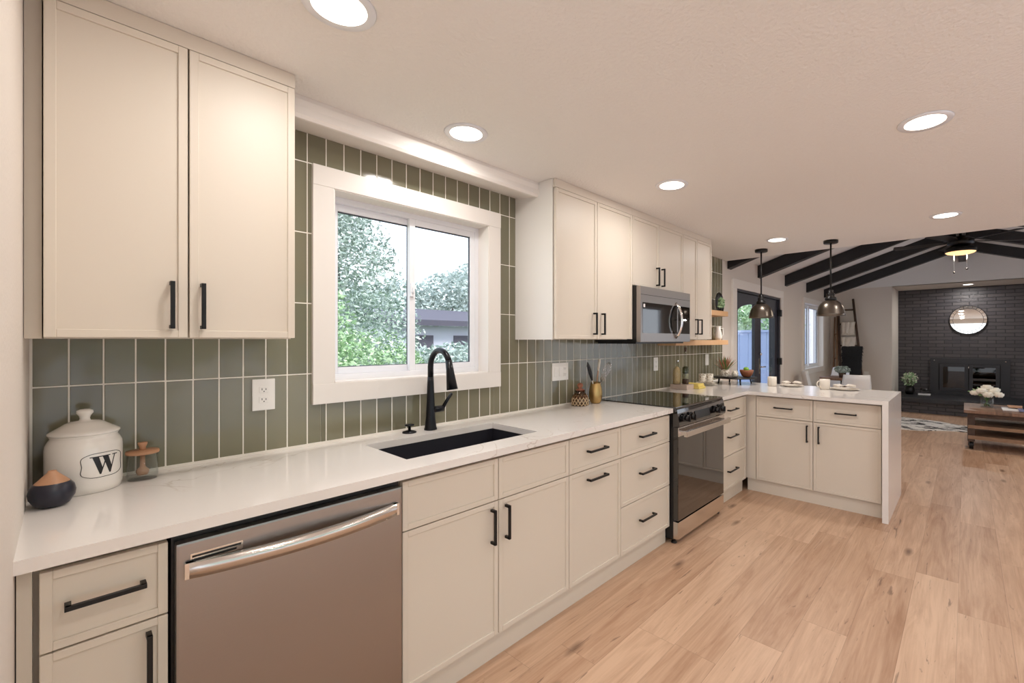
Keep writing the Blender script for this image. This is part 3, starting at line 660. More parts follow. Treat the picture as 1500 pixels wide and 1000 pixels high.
# microwave
mw = thing('microwave', (3.07, -.2, 1.352), 'stainless over-the-range microwave with a curved handle', 'microwave')
X0, X1, Z0, Z1 = 2.694, 3.451, 1.357, 1.760
MB().box(X0, X1, -.375, -.006, Z0, Z1).build('microwave_body', 'blackside', mw)
MB().box(X0+.02, X1-.02, -.36, -.02, Z0-.012, Z0).build('vent_grille', 'blackside', mw)
fd = MB().box(X0, X1, -.412, -.377, Z0, Z1-.005, bev=.004).build('front_panel', 'steel', mw)
MB().box(X0+.025, 3.225, -.4135, -.411, Z0+.065, 1.64).build('door_window', 'blackgloss', mw)
MB().box(3.245, X1-.012, -.4135, -.411, Z0+.065, 1.64).build('control_panel', 'blackgloss', mw)
MB().box(X0+.004, X1-.004, -.4125, -.4105, 1.694, 1.697).build('panel_seam', 'blackside', mw)
pts = [(3.205, -.412-.052*math.sin(PI*i/12)**.7 if 0 < i < 12 else -.412, 1.39+.27*i/12) for i in range(13)]
MB().tube(pts, .012, 12).build('bar_handle', 'chrome', mw)
MB().box(X0+.035, X0+.058, -.4142, -.4134, 1.605, 1.63).build('sticker', 'paper', mw)

# outlets
def outlet(x, z, w, h, label, kind):
    t = thing('wall_outlet', (x, -.005, z-h/2), label, 'outlet')
    MB(FB).box(x-w/2, x+w/2, z-h/2, z+h/2, .0046, .0115, bev=.002).build('cover_plate', 'outlet', t)
    n_ = {'duplex': 1, 'triple': 3, 'switch': 1}[kind]
    for i in range(n_):
        cx_ = x + (i-(n_-1)/2)*.046
        if kind == 'duplex' or (kind == 'triple' and i == 2):
            for dz in (-.02, .02):
                MB(FB).box(cx_-.016, cx_+.016, z+dz-.013, z+dz+.013, .0115, .0135, bev=.0008, seg=1).build('socket', 'outlet', t)
                MB(FB).box(cx_-.008, cx_-.0055, z+dz-.002, z+dz+.006, .0134, .0139).box(cx_+.0055, cx_+.008, z+dz-.002, z+dz+.005, .0134, .0139).box(cx_-.002, cx_+.002, z+dz-.009, z+dz-.005, .0134, .0139).build('socket_slots', 'slot', t)
        else:
            MB(FB).box(cx_-.016, cx_+.016, z-.033, z+.033, .0115, .0145, bev=.0008, seg=1).build('rocker_switch', 'outlet', t)
    return t
outlet(.534, 1.152, .078, .125, 'white duplex outlet on the tile left of the window', 'duplex')
outlet(2.298, 1.152, .165, .122, 'wide white switch and outlet plate on the tile above the rope jar', 'triple')
outlet(3.585, 1.153, .075, .12, 'white outlet on the tile right of the cooktop', 'duplex')
outlet(4.665, 1.158, .075, .12, 'white switch plate on the tile behind the spiky plant', 'switch')
b = thing('wall_outlet', (XW-.003, -.62, .62), 'white outlet low on the far wall beside the ladder', 'outlet')
MB().box(XW-.008, XW-.001, -.66, -.58, .62, .74, bev=.002).build('cover_plate', 'outlet', b)

# ------------------------------------------------------------------ recessed lights
CANS = [(.517, -.798, 'nearest recessed ceiling light, cut by the top edge of the photo'), (1.216, -.422, 'recessed ceiling light in front of the window soffit'), (2.453, -.786, 'recessed ceiling light before the upper cabinets over the range'),
        (2.466, -1.988, 'recessed ceiling light large at the upper right'), (4.413, -2.005, 'recessed ceiling light at right near the vaulted opening'), (4.442, -.797, 'recessed ceiling light between the cabinets and the first pendant')]
for (x, y, lab) in CANS + [(.5, -2.0, None), (.5, -3.3, None), (2.46, -3.3, None), (4.41, -3.3, None), (-1.4, -2.0, None)]:  # entries without a label are out of view, added to even the lighting
    t = thing('recessed_light', (x, y, ZC-.012), lab or 'unseen recessed light extending the ceiling grid, added for even light', 'ceiling light', 'recessed kitchen lights')
    MB().lathe([(.072, -.004), (.094, -.006), (.098, 0.0), (.098, .0), (.072, 0)], (x, y, ZC), 36, cap=False).build('trim_ring', 'vinyl', t)
    MB().lathe([(0, -.005), (.074, -.004), (.074, -.001), (0, -.001)], (x, y, ZC), 36).build('diffuser', 'diffuser', t)
    lamp_area('lamp', (x, y, ZC-.009), .13, CAN_POWER)
t = thing('recessed_light', (11.3, -2.15, HB-.01), 'recessed light over the dark brick wall', 'ceiling light')
MB().lathe([(.07, -.004), (.09, -.006), (.095, 0)], (11.3, -2.15, HB), 30, cap=False).build('trim_ring', 'vinyl', t)
MB().lathe([(0, -.005), (.072, -.004), (.072, -.001), (0, -.001)], (11.3, -2.15, HB), 30).build('diffuser', 'diffuser', t)
lamp_area('lamp', (11.3, -2.15, HB-.009), .13, 14)

# pendants
def pendant(x, y, label):
    t = thing('pendant_light', (x, y, ZC), label, 'pendant light')
    MB().lathe([(0, -.028), (.058, -.028), (.062, -.022), (.062, 0), (0, 0)], (x, y, ZC), 28).build('canopy', 'black', t)
    MB().tube([(x, y, ZC-.02), (x, y, 1.83)], .0075, 10).build('rod', 'black', t)
    MB().lathe([(0, 1.845), (.02, 1.845), (.024, 1.835), (.024, 1.815), (.034, 1.812), (.036, 1.80), (.03, 1.785), (.046, 1.772), (.05, 1.755), (.046, 1.748), (0, 1.748)], (x, y, 0), 28).build('socket_cap', 'black', t)
    sh = MB(); prof = [(.040, 1.75), (.062, 1.738), (.085, 1.718), (.102, 1.69), (.112, 1.655), (.118, 1.62), (.124, 1.603)]
    sh.lathe(prof + [(.121, 1.603), (.115, 1.62), (.109, 1.655), (.099, 1.688), (.082, 1.715), (.06, 1.734), (.038, 1.746)], (x, y, 0), 44, cap=False); so = sh.build('lamp_shade', 'pendant', t)
    MB().sphere((x, y, 1.672), .03).build('bulb', 'bulb', t)
    l = bpy.data.lights.new('pendant_lamp', 'POINT'); l.energy = 5; l.color = CAN_COL; l.shadow_soft_size = .03
    o = bpy.data.objects.new('pendant_lamp', l); o.location = (x, y, 1.63); C.objects.link(o)
pendant(4.82, -.53, 'gunmetal dome pendant lamp nearer the french door')
pendant(4.82, -1.165, 'gunmetal dome pendant lamp nearer the waterfall end')

# ------------------------------------------------------------------ beams and ceiling fan
names_b = ['first from the kitchen', 'second from the kitchen', 'third from the kitchen', 'fourth from the kitchen', 'fifth, farthest from the kitchen']
for i, bx in enumerate((5.33, 6.37, 7.6, 8.87, 10.2)):
    t = MB(); w_ = .055; h_ = .165
    y0, y1 = 0.011, YR+.001
    up = lambda y: ZV - .002 + SV*(-y if y > YV else (y-YR))
    t.prism([(y0, up(y0)-h_), (YV, up(YV)-h_), (y1, up(y1)-h_), (y1, up(y1)), (YV, up(YV)), (y0, up(y0))], 'x', bx-w_, bx+w_)
    tag(t.build('ceiling_beam', 'beam'), 'dark rafter beam of the vault, ' + names_b[i], 'beam', 'rafter beams')
struct(MB().box(XE, XW-.03, YV-.05, YV+.05, RIDGE-.30, RIDGE-.01).build('trim_2', 'beam'))

fx, fy = 7.35, -2.07
t = thing('ceiling_fan', (fx, fy, 2.78), 'dark ceiling fan with an amber lamp hanging from the ridge', 'ceiling fan')
MB().lathe([(0, 2.80), (.06, 2.80), (.07, 2.77), (.03, 2.70), (.015, 2.69), (.015, 2.66), (.07, 2.645), (.13, 2.60), (.13, 2.555), (.08, 2.53), (0, 2.53)], (fx, fy, 0), 32).build('motor_housing', 'black', t)
for k_ in range(5):
    a = 2*PI*k_/5 + .25; ca, sa = math.cos(a), math.sin(a)
    rot = lambda r, s_, z: (fx+r*ca-s_*sa, fy+r*sa+s_*ca, z)
    b = MB(); top = [rot(.12, -.03, 2.586), rot(.24, -.06, 2.583), rot(.66, -.075, 2.582), rot(.68, 0, 2.588), rot(.66, .075, 2.6), rot(.24, .06, 2.6), rot(.12, .03, 2.592)]
    A = [b.v(p) for p in top]; B = [b.v((p[0], p[1], p[2]-.008)) for p in top]
    b.b.faces.new(A); b.b.faces.new(B[::-1])
    for i in range(len(A)): j = (i+1) % len(A); b.b.faces.new((A[i], B[i], B[j], A[j]))
    b.build('fan_blade', 'oldwood' if 0 else 'beam', t)
MB().lathe([(0, 2.53), (.09, 2.53), (.15, 2.50), (.152, 2.46), (.148, 2.455), (0, 2.455)], (fx, fy, 0), 36).build('light_fitter', 'black', t)
MB().lathe([(0, 2.425), (.09, 2.43), (.13, 2.442), (.145, 2.455), (0, 2.455)], (fx, fy, 0), 36).build('lamp_bowl', 'fanlight', t)
for (dx, dy, zb) in ((-.02, .06, 2.22), (.02, -.06, 2.26)):
    MB().tube([(fx+dx, fy+dy, 2.44), (fx+dx, fy+dy, zb)], .0012, 6).build('pull_chain', 'chrome', t)
    MB().sphere((fx+dx, fy+dy, zb-.012), .012).build('pull_knob', 'black', t)
l = bpy.data.lights.new('fan_lamp', 'POINT'); l.energy = 1; l.color = (1, .86, .7); l.shadow_soft_size = .03
o = bpy.data.objects.new('fan_lamp', l); o.location = (fx, fy, 2.448); bpy.data.lights.remove(l)
lamp_area('fan_lamp', (fx, fy, 2.418), .2, 14, (1, .86, .7))


# ------------------------------------------------------------------ things on the long counter
jar = thing('ceramic_canister', (.042, -.105, .914), 'white ceramic canister with a black letter W in a scalloped plaque', 'canister')
jc = (.042, -.105, .914); JR = .083
MB().lathe([(0, 0), (.076, 0), (.080, .003), (.083, .02), (.083, .132), (.0815, .145), (.076, .157), (.0725, .163), (.0725, .168), (.075, .172), (0, .172)], jc, 64).build('canister_body', 'ceramic', jar)
ld = MB().lathe([(.074, .172), (.078, .176), (.077, .181), (.066, .188), (.05, .199), (.042, .205), (.03, .21), (.013, .212), (.011, .218), (.013, .226), (.019, .235), (.018, .242), (.010, .246), (0, .247)], jc, 64).build('lid', 'ceramic', jar)
def wrap(u, v, r=JR+.0007, a0=math.radians(29)):
    a = a0 + u/JR; return (jc[0]+r*math.sin(a), jc[1]-r*math.cos(a), jc[2]+.083+v)
b = MB(); sx, sz = .060, .054
def gl(pts):
    q = [wrap((x-.57)*sx, (y-.5)*sz) for x, y in pts]; b.quad(q)
gl([(.08,1),(.32,1),(.47,.34),(.41,0),(.36,0)]); gl([(.37,0),(.42,0),(.62,.80),(.575,.80)])
gl([(.46,1),(.70,1),(.86,.34),(.80,0),(.75,0)]); gl([(.76,0),(.81,0),(1.04,1),(.985,1)])
gl([(0,.95),(.41,.95),(.41,1),(0,1)]); gl([(.41,.95),(.79,.95),(.79,1),(.41,1)]); gl([(.88,.95),(1.15,.95),(1.15,1),(.88,1)])
b.build('letter_mark', 'ink', jar)
pts = []
for i in range(97):
    a = 2*PI*i/96; c_, s_ = math.cos(a), math.sin(a)
    x = abs(c_)**.62*(1 if c_ > 0 else -1)*.050; z = abs(s_)**.62*(1 if s_ > 0 else -1)*.036
    k_ = 1 + (.10*abs(math.sin(3.0*a)) if abs(c_) > .55 else .04)
    pts.append(wrap(x*k_, z*(1+.06*abs(c_)), JR+.0004))
MB().tube(pts, .0008, 6, cap=False).build('plaque_outline', 'ink', jar)

v = thing('bulb_vase', (-.022, -.24, .914), 'squat navy vase with a bare clay coloured top left of the canister', 'vase')
MB().lathe([(0, 0), (.022, 0), (.034, .008), (.0435, .026), (.0455, .04), (.042, .055), (.034, .066)], (-.022, -.24, .914), 40, cap=False).build('vase_body', 'navy', v)
MB().lathe([(.034, .066), (.025, .076), (.016, .086), (.009, .094), (.008, .098), (.004, .098), (.004, .08)], (-.022, -.24, .914), 40, cap=False).build('vase_top', 'rawwood', v)

g = thing('glass_jar', (.172, -.09, .914), 'small clear glass jar with a wooden lid beside the canister', 'jar')
gc = (.172, -.09, .914)
MB().lathe([(0, 0), (.036, 0), (.039, .004), (.039, .084), (.037, .084), (.037, .006), (0, .005)], gc, 40).build('jar_glass', 'jarglass', g)
MB().lathe([(0, .084), (.041, .084), (.042, .088), (.041, .094), (0, .096)], gc, 40).build('lid', 'rawwood', g)
MB().lathe([(.009, .096), (.008, .104), (.0125, .116), (.012, .12), (0, .121)], gc, 24).build('lid_knob', 'rawwood', g)
MB().lathe([(0, .014), (.013, .014), (.016, .022), (.016, .03), (.007, .04), (.006, .084), (0, .084)], gc, 20).build('honey_dipper', 'rawwood', g)

# rope jar and gold vase with utensils
w = thing('rope_wrapped_jar', (2.405, -.10, .914), 'glass jar in a woven rope net with a copper stopper', 'jar')
wc = (2.405, -.10, .914)
MB().lathe([(0, 0), (.050, 0), (.056, .01), (.057, .04), (.054, .066), (.040, .082), (.034, .09), (.034, .108), (.03, .108), (0, .09)], wc, 36).build('jar_glass', glass('amber_jar_glass', (.5, .38, .3), .06), w)
b = MB()
for k_ in range(14):
    for sg in (1, -1):
        pp = []
        for i in range(9):
            z = .003+.072*i/8; r = .0575 if z < .045 else .0575-.014*((z-.045)/.03)**1.5
            a = 2*PI*k_/14 + sg*i*.11; pp.append((wc[0]+r*math.cos(a), wc[1]+r*math.sin(a), wc[2]+z))
        b.tube(pp, .0030, 5)
b.build('rope_net', 'rope', w)
MB().lathe([(.030, .100), (.031, .112), (.014, .118), (.012, .124), (.02, .134), (.021, .145), (.013, .155), (0, .158)], wc, 28).build('stopper', mat('copper_clay', (150, 92, 66), .5), w)
v = thing('gold_vase', (2.568, -.11, .914), 'gold ribbed vase holding kitchen utensils', 'vase')
vc = (2.568, -.11, .914)
b = MB(); prof = [(.030, 0), (.040, .012), (.048, .045), (.050, .075), (.045, .11), (.036, .138), (.034, .152)]
b.lathe([(0, 0)] + prof + [(.031, .152), (.033, .135), (.04, .1), (.0, .02)], vc, 40, cap=False); b.build('vase_body', 'gold', v)
for i, (n_, lab) in enumerate((('whisk', 'wire whisk leaning right in the gold vase'), ('spatula', 'thin pale spatula standing in the gold vase'), ('feather_brush', 'dark feathery brush leaning left in the gold vase'))):
    tip = [(2.568+.10, -.165, 1.205), (2.568+.035, -.12, 1.235), (2.568-.10, -.115, 1.215)][i]; bot = [(2.555, -.10, .95), (2.56, -.11, .95), (2.58, -.11, .95)][i]
    t = thing(n_, bot, lab, n_.replace('_', ' ')); T = Vector(tip); B = Vector(bot); D = (T-B)
    at = lambda f: tuple(B+D*f)
    if i == 0:
        MB().tube([at(0), at(.5)], .005, 8).build('handle', 'chrome', t); b = MB(); ax = D.normalized(); p1 = ax.cross(Vector((0, 1, 0))).normalized(); p2 = ax.cross(p1)
        for k_ in range(6):
            d_ = p1*math.cos(PI*k_/6)+p2*math.sin(PI*k_/6)
            b.tube([tuple(B+D*(.5+.5*math.sin(PI*j/12)**.8)+d_*.046*math.cos(PI*j/12)*(.25+.75*math.sin(PI*j/12))) for j in range(13)], .0012, 5)
        b.build('wire_loops', 'chrome', t)
    elif i == 1:
        MB().tube([at(0), at(.7)], .004, 8).build('handle', 'rawwood', t); MB().tube([at(.68), at(.75), at(.95), at(1)], [.005, .011, .012, .006], 10, flat=.35).build('blade', 'plate', t)
    else:
        MB().tube([at(0), at(.62)], .004, 8).build('handle', 'chrome', t); MB().tube([at(.5), at(.7), at(.9), at(1)], [.007, .014, .012, .003], 10).build('bristles', 'blackfur', t)

# tray with bottles
bt = thing('marble_box', (3.855, -.13, .914), 'pale marble riser box under the bottles right of the cooktop', 'riser')
MB().box(3.785, 3.925, -.215, -.045, .914, .958, bev=.002).build('box_body', mat('pinkish_marble', (206, 186, 172), .35, vary=.12, vscale=12), bt)
t = thing('oat_bottle', (3.84, -.085, .958), 'rounded clear bottle filled with oats', 'bottle')
MB().lathe([(0, 0), (.034, 0), (.038, .006), (.038, .11), (.034, .14), (.02, .165), (.012, .175), (.012, .2), (0, .2)], (3.84, -.085, .958), 28).build('bottle_glass', 'jarglass', t)
MB().lathe([(0, .003), (.034, .004), (.036, .01), (.036, .11), (.031, .138), (.018, .158), (0, .165)], (3.84, -.085, .958), 28).build('oats', mat('oats', (206, 178, 130), .9, bump=.6, bscale=150, vary=.3, vscale=90), t)
MB().tube([(3.84, -.085, 1.152), (3.83, -.10, 1.175), (3.80, -.12, 1.178)], .006, 8).build('pouring_lip', 'chrome', t)
t = thing('herb_bottle', (3.875, -.155, .958), 'tall necked clear bottle of dark green herbs', 'bottle')
MB().lathe([(0, 0), (.028, 0), (.031, .005), (.031, .14), (.027, .165), (.012, .19), (.009, .21), (.009, .30), (.012, .305), (0, .305)], (3.875, -.155, .958), 28).build('bottle_glass', 'jarglass', t)
MB().lathe([(0, .003), (.027, .004), (.029, .01), (.029, .05), (0, .05)], (3.875, -.155, .958), 24).build('dried_peppers', mat('dried_brown_herbs', (74, 48, 30), .8, bump=.8, bscale=90, vary=.5, vscale=80), t)
MB().lathe([(0, .05), (.029, .051), (.029, .10), (0, .101)], (3.875, -.155, .958), 24).build('pale_herbs', mat('pale_herbs', (150, 148, 120), .8, bump=.8, bscale=90, vary=.5, vscale=80), t)
MB().lathe([(0, .102), (.029, .103), (.028, .15), (.02, .165), (0, .168)], (3.875, -.155, .958), 24).build('green_herbs', mat('dark_green_herbs', (66, 70, 36), .8, bump=.8, bscale=90, vary=.6, vscale=80), t)
MB().lathe([(0, .30), (.008, .30), (.011, .325), (.011, .345), (0, .346)], (3.875, -.155, .958), 16).build('cork', 'darkwood', t)
tw = thing('folded_towel', (4.0, -.2, .914), 'folded yellow cotton towel beside the marble box', 'towel')
MB().box(3.932, 4.075, -.265, -.10, .914, .932, bev=.008, seg=3).box(3.935, 4.07, -.255, -.10, .932, .948, bev=.007, seg=3).box(3.94, 4.062, -.25, -.105, .947, .96, bev=.006, seg=3).build('towel_folds', 'yellow', tw)

# plates and cups on the counter corner
def plate(loc, r, label, group=None, n_=1):
    o = MB().lathe([(0, 0), (r*.6, 0), (r*.65, .003), (r, .013), (r*1.0, .015), (r*.98, .015), (r*.62, .006), (0, .005)], loc, 44).build('plate', 'plate'); return tag(o, label, 'plate', group)
plate((4.33, -.15, .914), .105, 'lower cream saucer plate under the pair of cups by the tile wall')
plate((4.33, -.15, .9295), .095, 'upper cream saucer plate directly under the pair of cups')
def mug(x, y, z, r, h, label, handle_ang=None, m_='plate'):
    t = thing('mug', (x, y, z), label, 'mug')
    MB().lathe([(0, 0), (r*.85, 0), (r*.95, .004), (r, .015), (r, h), (r*.93, h), (r*.92, .012), (0, .010)], (x, y, z), 36).build('mug_body', m_, t)
    if handle_ang is not None:
        ca, sa = math.cos(handle_ang), math.sin(handle_ang); P_ = []
        for i in range(11):
            a = -PI/2+PI*i/10; P_.append((x+(r*.97+.028*math.cos(a))*ca, y+(r*.97+.028*math.cos(a))*sa, z+h*.52+h*.30*math.sin(a)))
        MB().tube(P_, .0055, 8).build('handle', m_, t)
    return t
mug(4.298, -.128, .9455, .036, .085, 'speckled cream cup at left of the pair on stacked plates', m_='speckle')
mug(4.36, -.175, .9455, .036, .085, 'speckled cream cup at right of the pair on stacked plates', m_='speckle')

# black stand with plant, pot and bowl
st = thing('display_stand', (4.70, -.30, .914), 'low black round display stand in the counter corner', 'stand')
sc_ = (4.70, -.30, .914)
MB().lathe([(0, .060), (.215, .060), (.22, .064), (.22, .070), (0, .072)], sc_, 48).build('stand_top', 'black', st)
for k_ in range(4):
    a = PI*.22+k_*PI/2; MB().tube([(sc_[0]+.16*math.cos(a), sc_[1]+.16*math.sin(a), .976), (sc_[0]+.172*math.cos(a), sc_[1]+.172*math.sin(a), .9145)], [.010, .007], 10).build('leg', 'black', st)
pl = thing('potted_succulent', (4.60, -.235, .986), 'spiky reddish green plant in a speckled round pot', 'potted plant')
pc_ = (4.60, -.235, .986)
MB().lathe([(0, 0), (.028, 0), (.042, .012), (.050, .035), (.048, .055), (.038, .075), (.034, .08), (.030, .078), (.034, .06), (0, .055)], pc_, 32).build('pot', 'speckle', pl)
b = MB(); b2 = MB()
for k_ in range(64):
    a = k_*2.4; tilt = .15+.9*((k_ % 23)/23); L_ = rnd.uniform(.12, .19); d = Vector((math.cos(a)*math.sin(tilt), math.sin(a)*math.sin(tilt), math.cos(tilt))); o_ = Vector(pc_)+Vector((0, 0, .06))+Vector((d.x, d.y, 0))*.014
    sd = d.cross(Vector((0, 0, 1))).normalized()*.0085; q = b if k_ % 2 else b2
    m1 = o_+d*L_*.55; m2 = m1+Vector((0, 0, .004))
    q.quad([o_-sd*.6, o_+sd*.6, m1+sd]).quad([o_-sd*.6, m1+sd, m1-sd]).quad([m1-sd, m1+sd, o_+d*L_])
b.build('leaves', mat('red_tipped_leaf', (176, 112, 84), .5, vary=.4, vscale=30), pl); b2.build('leaves', 'green', pl)
sp_ = MB().lathe([(0, 0), (.022, 0), (.032, .012), (.034, .035), (.028, .056), (.02, .064), (.016, .062), (0, .05)], (4.655, -.32, .986), 28).build('bud_vase', 'speckle'); tag(sp_, 'small speckled bud vase between the plant pot and wooden bowl', 'vase')
bw = MB().lathe([(0, 0), (.035, 0), (.05, .014), (.064, .045), (.069, .072), (.066, .073), (.06, .046), (.045, .018), (0, .012)], (4.765, -.40, .986), 40).build('wooden_bowl', mat('reddish_wood_bowl', (150, 92, 62), .45, vary=.25, vscale=18)); tag(bw, 'reddish brown wooden bowl holding green apples', 'bowl')
for i, (dx, dy, dz) in enumerate(((-.022, .02, .043), (.028, -.008, .046), (-.008, -.030, .046), (.004, .006, .078))):
    c_ = (4.765+dx, -.40+dy, .986+dz)
    ap = thing('green_apple', (c_[0], c_[1], c_[2]-.026), ['green apple at the back left of the wooden bowl', 'green apple at the right of the wooden bowl', 'green apple at the front of the wooden bowl', 'topmost green apple in the wooden bowl'][i], 'apple', 'apples in the wooden bowl')
    MB().lathe([(0, -.024), (.012, -.026), (.024, -.014), (.028, .004), (.022, .02), (.008, .024), (0, .019)], c_, 20).build('apple_flesh', 'apple', ap)
    MB().tube([(c_[0], c_[1], c_[2]+.019), (c_[0]+.003, c_[1], c_[2]+.032)], .0014, 5).build('stem', 'darkwood', ap)

# place settings on the peninsula
mug(4.70, -.675, .914, .042, .092, 'cream mug on the peninsula nearer the french door', None)
mug(4.70, -1.14, .914, .043, .094, 'cream mug with its handle to the left, nearer the waterfall end', 2.2)
for (x, y, lab, l2, l3, r) in ((4.79, -.83, 'round cream plate beside the mug nearer the french door', 'napkin ring with speckled napkin on the plate nearer the french door', 0, .108), (4.77, -1.285, 'round cream plate beside the mug nearer the waterfall end', 'speckled napkin in a ring on the plate nearer the waterfall end', 1, .115)):
    plate((x, y, .914), r, lab)
    n_ = thing('napkin', (x, y, .929), l2, 'napkin')
    for sg in (-1, 1):
        b = MB()
        for k_ in range(5):
            aa = math.radians(-60+sg*0)+ (0 if sg > 0 else PI) + (k_-2)*.22; d = Vector((math.cos(aa), math.sin(aa), 0)); up_ = .018+.006*(k_ % 2)
            b.tube([(x, y, .946), (x+d.x*.04, y+d.y*.04, .937+up_), (x+d.x*.088, y+d.y*.088, .936+up_*.7)], [.008, .014, .017], 8, flat=.5)
        b.build('napkin_fold', 'napk', n_)
    MB().lathe([(.014, -.006), (.018, -.006), (.018, .006), (.014, .006)], (x, y, .946), 20, cap=False).build('napkin_ring', 'darkwood', n_)

# floating shelves
for (z0, z1, x0, lab) in ((1.628, 1.680, 4.026, 'upper floating oak shelf right of the wall cabinets'), (1.322, 1.372, 3.62, 'lower floating oak shelf right of the wall cabinets')):
    tag(MB().box(x0, 4.80, -.19, -.0055, z0, z1, bev=.002).build('floating_shelf', 'oakshelf'), lab, 'shelf')
bp_ = thing('black_charger_plate', (4.755, -.11, 1.68), 'round black plate standing on the upper oak shelf', 'plate')
b = MB(); R_ = .105; cy_ = -.115
for (rr, yy) in ((0, 0),): pass
A = [b.v((4.755, cy_+.02*1, 1.787))]
rings = []
for (r_, dy) in ((.06, 0.0), (.085, -.004), (.105, -.014)):
    rings.append([b.v((4.755+r_*math.cos(2*PI*i/40), cy_+.02+dy-.25*0, 1.787+r_*math.sin(2*PI*i/40))) for i in range(40)])
for i in range(40): b.b.faces.new((A[0], rings[0][i], rings[0][(i+1) % 40]))
for P1, P2 in zip(rings, rings[1:]):
    for i in range(40): b.b.faces.new((P1[i], P2[i], P2[(i+1) % 40], P1[(i+1) % 40]))
o = b.build('plate_disc', 'blackside', bp_); md = o.modifiers.new('thick', 'SOLIDIFY'); md.thickness = .006
p2 = thing('shelf_plant', (4.715, -.148, 1.68), 'small green plant in front of the black plate', 'potted plant')
MB().lathe([(0, 0), (.022, 0), (.03, .04), (.026, .04), (0, .03)], (4.715, -.148, 1.68), 20).build('pot', 'blackside', p2)
foliage('leaves', [(4.715, -.148, 1.765, .045, .03, .065)], 220, .018, 'leaf_green', p2, 11)
p3 = thing('pitcher', (4.70, -.12, 1.372), 'white ceramic pitcher on the lower oak shelf', 'pitcher')
MB().lathe([(0, 0), (.032, 0), (.042, .03), (.036, .08), (.026, .12), (.032, .15), (.028, .15), (.022, .12), (0, .1)], (4.70, -.12, 1.372), 28).build('pitcher_body', 'ceramic', p3)
MB().tube([(4.728, -.13, 1.50), (4.775, -.145, 1.50), (4.775, -.145, 1.43), (4.738, -.13, 1.40)], .005, 8).build('handle', 'ceramic', p3)
p4 = thing('olive_vase', (4.60, -.10, 1.372), 'slim olive brown vase on the lower oak shelf', 'vase')
MB().lathe([(0, 0), (.030, 0), (.022, .05), (.012, .11), (.016, .13), (.012, .13), (0, .1)], (4.60, -.10, 1.372), 24).build('vase_body', mat('olive_glaze', (96, 84, 54), .4), p4)

# ------------------------------------------------------------------ dining corner
tb = thing('dining_table', (8.68, -.58, 0), 'round rustic wood dining table by the living room window', 'table')
b = MB().lathe([(0, .715), (.33, .715), (.345, .72), (.345, .748), (.335, .752), (0, .752)], (8.68, -.58, 0), 48).build('tabletop', 'tabletop', tb)
MB().lathe([(0, 0), (.22, 0), (.22, .02), (.04, .05), (.035, .69), (.12, .712), (0, .712)], (8.68, -.58, 0), 28).build('pedestal', 'black', tb)
def chair():
    t = thing('dining_chair', (0, 0, 0), 'x', 'chair', 'white dining chairs')
    b = MB(); n_ = 14; rows = []
    # shell: a parametric sheet curving from seat front up to the back top; chair faces +Y
    for j in range(13):
        s_ = j/12
        if s_ < .5: y = .22-.40*(s_/.5); z = .46-.03*math.sin(PI*s_/.5)*.6; w_ = .20; lift = .03+.07*s_*2
        else: q = (s_-.5)/.5; y = -.18-.07*q; z = .46+.40*q**1.1; w_ = .20-.03*q**2; lift = .10*(1-q)
        row = []
        for i in range(n_+1):
            u_ = -1+2*i/n_; row.append(b.v((w_*u_, y+(.08*u_*u_ if s_ >= .5 else .0)+(0 if s_ >= .5 else 0), z+lift*u_**4)))
        rows.append(row)
    for A, B in zip(rows, rows[1:]):
        for i in range(n_): f = b.b.faces.new((A[i], A[i+1], B[i+1], B[i])); f.smooth = True
    o = b.build('shell_seat', 'chair', t); md = o.modifiers.new('thick', 'SOLIDIFY'); md.thickness = .008
    for sx_ in (-1, 1):
        for sy_ in (-1, 1):
            MB().tube([(sx_*.12, sy_*.12-.0, .435), (sx_*.21, sy_*.20, 0)], [.016, .010], 10).build('leg', 'rawwood', t)
    return t
ch = chair(); kids = list(ch.children)
for i, (x, y, rz, lab) in enumerate(((7.93, -.86, math.radians(-70), 'white moulded chair with its back to the peninsula'), (8.15, -.33, math.radians(-172), 'white moulded chair at the wall side of the round table'), (9.42, -.31, math.radians(60), 'white moulded chair on the far side of the round table'))):
    if i == 0: r = ch
    else:
        r = ch.copy(); C.objects.link(r)
        for k_ in kids: c = k_.copy(); C.objects.link(c); c.parent = r
    r.location = (x, y, 0); r.rotation_euler = (0, 0, rz); r['label'] = lab
pt = thing('potted_plant', (8.57, -.59, .752), 'small bushy plant in a dark pot on the dining table', 'potted plant')
MB().lathe([(0, 0), (.045, 0), (.055, .08), (.05, .08), (0, .06)], (8.57, -.59, .752), 20).build('pot', 'darkwood', pt)
foliage('leaves', [(8.57, -.59, .885, .12, .12, .065)], 500, .018, 'leaf_grey', pt, 12)

# ladders with blankets leaning on the far wall
def ladder(pts, rungs, label, m_, r=.024):
    (a0, a1), (b0, b1) = pts
    t = thing('blanket_ladder', ((a0[0]+b0[0])/2, (a0[1]+b0[1])/2, 0), label, 'ladder')
    MB().tube([a0, tuple((Vector(a0)+Vector(a1))/2+Vector((0, .006, 0))), a1], [r*1.1, r, r*.85], 10).build('rail', m_, t); MB().tube([b0, tuple((Vector(b0)+Vector(b1))/2+Vector((0, -.008, 0))), b1], [r*1.1, r, r*.85], 10).build('rail', m_, t)
    for z in rungs:
        f = lambda p, q: tuple(Vector(p)+(Vector(q)-Vector(p))*(z-p[2])/(q[2]-p[2]))
        MB().tube([f(a0, a1), f(b0, b1)], r*.7, 8).build('rung', m_, t)
    return t
ladder((((10.30, -.27, 0.0), (10.70, -.14, 2.13)), ((10.30, -.66, 0.0), (10.70, -.40, 2.21))), (.35, .80, 1.26, 1.70, 1.99), 'rustic wooden ladder leaning on the far wall, draped with blankets', 'darkwood')
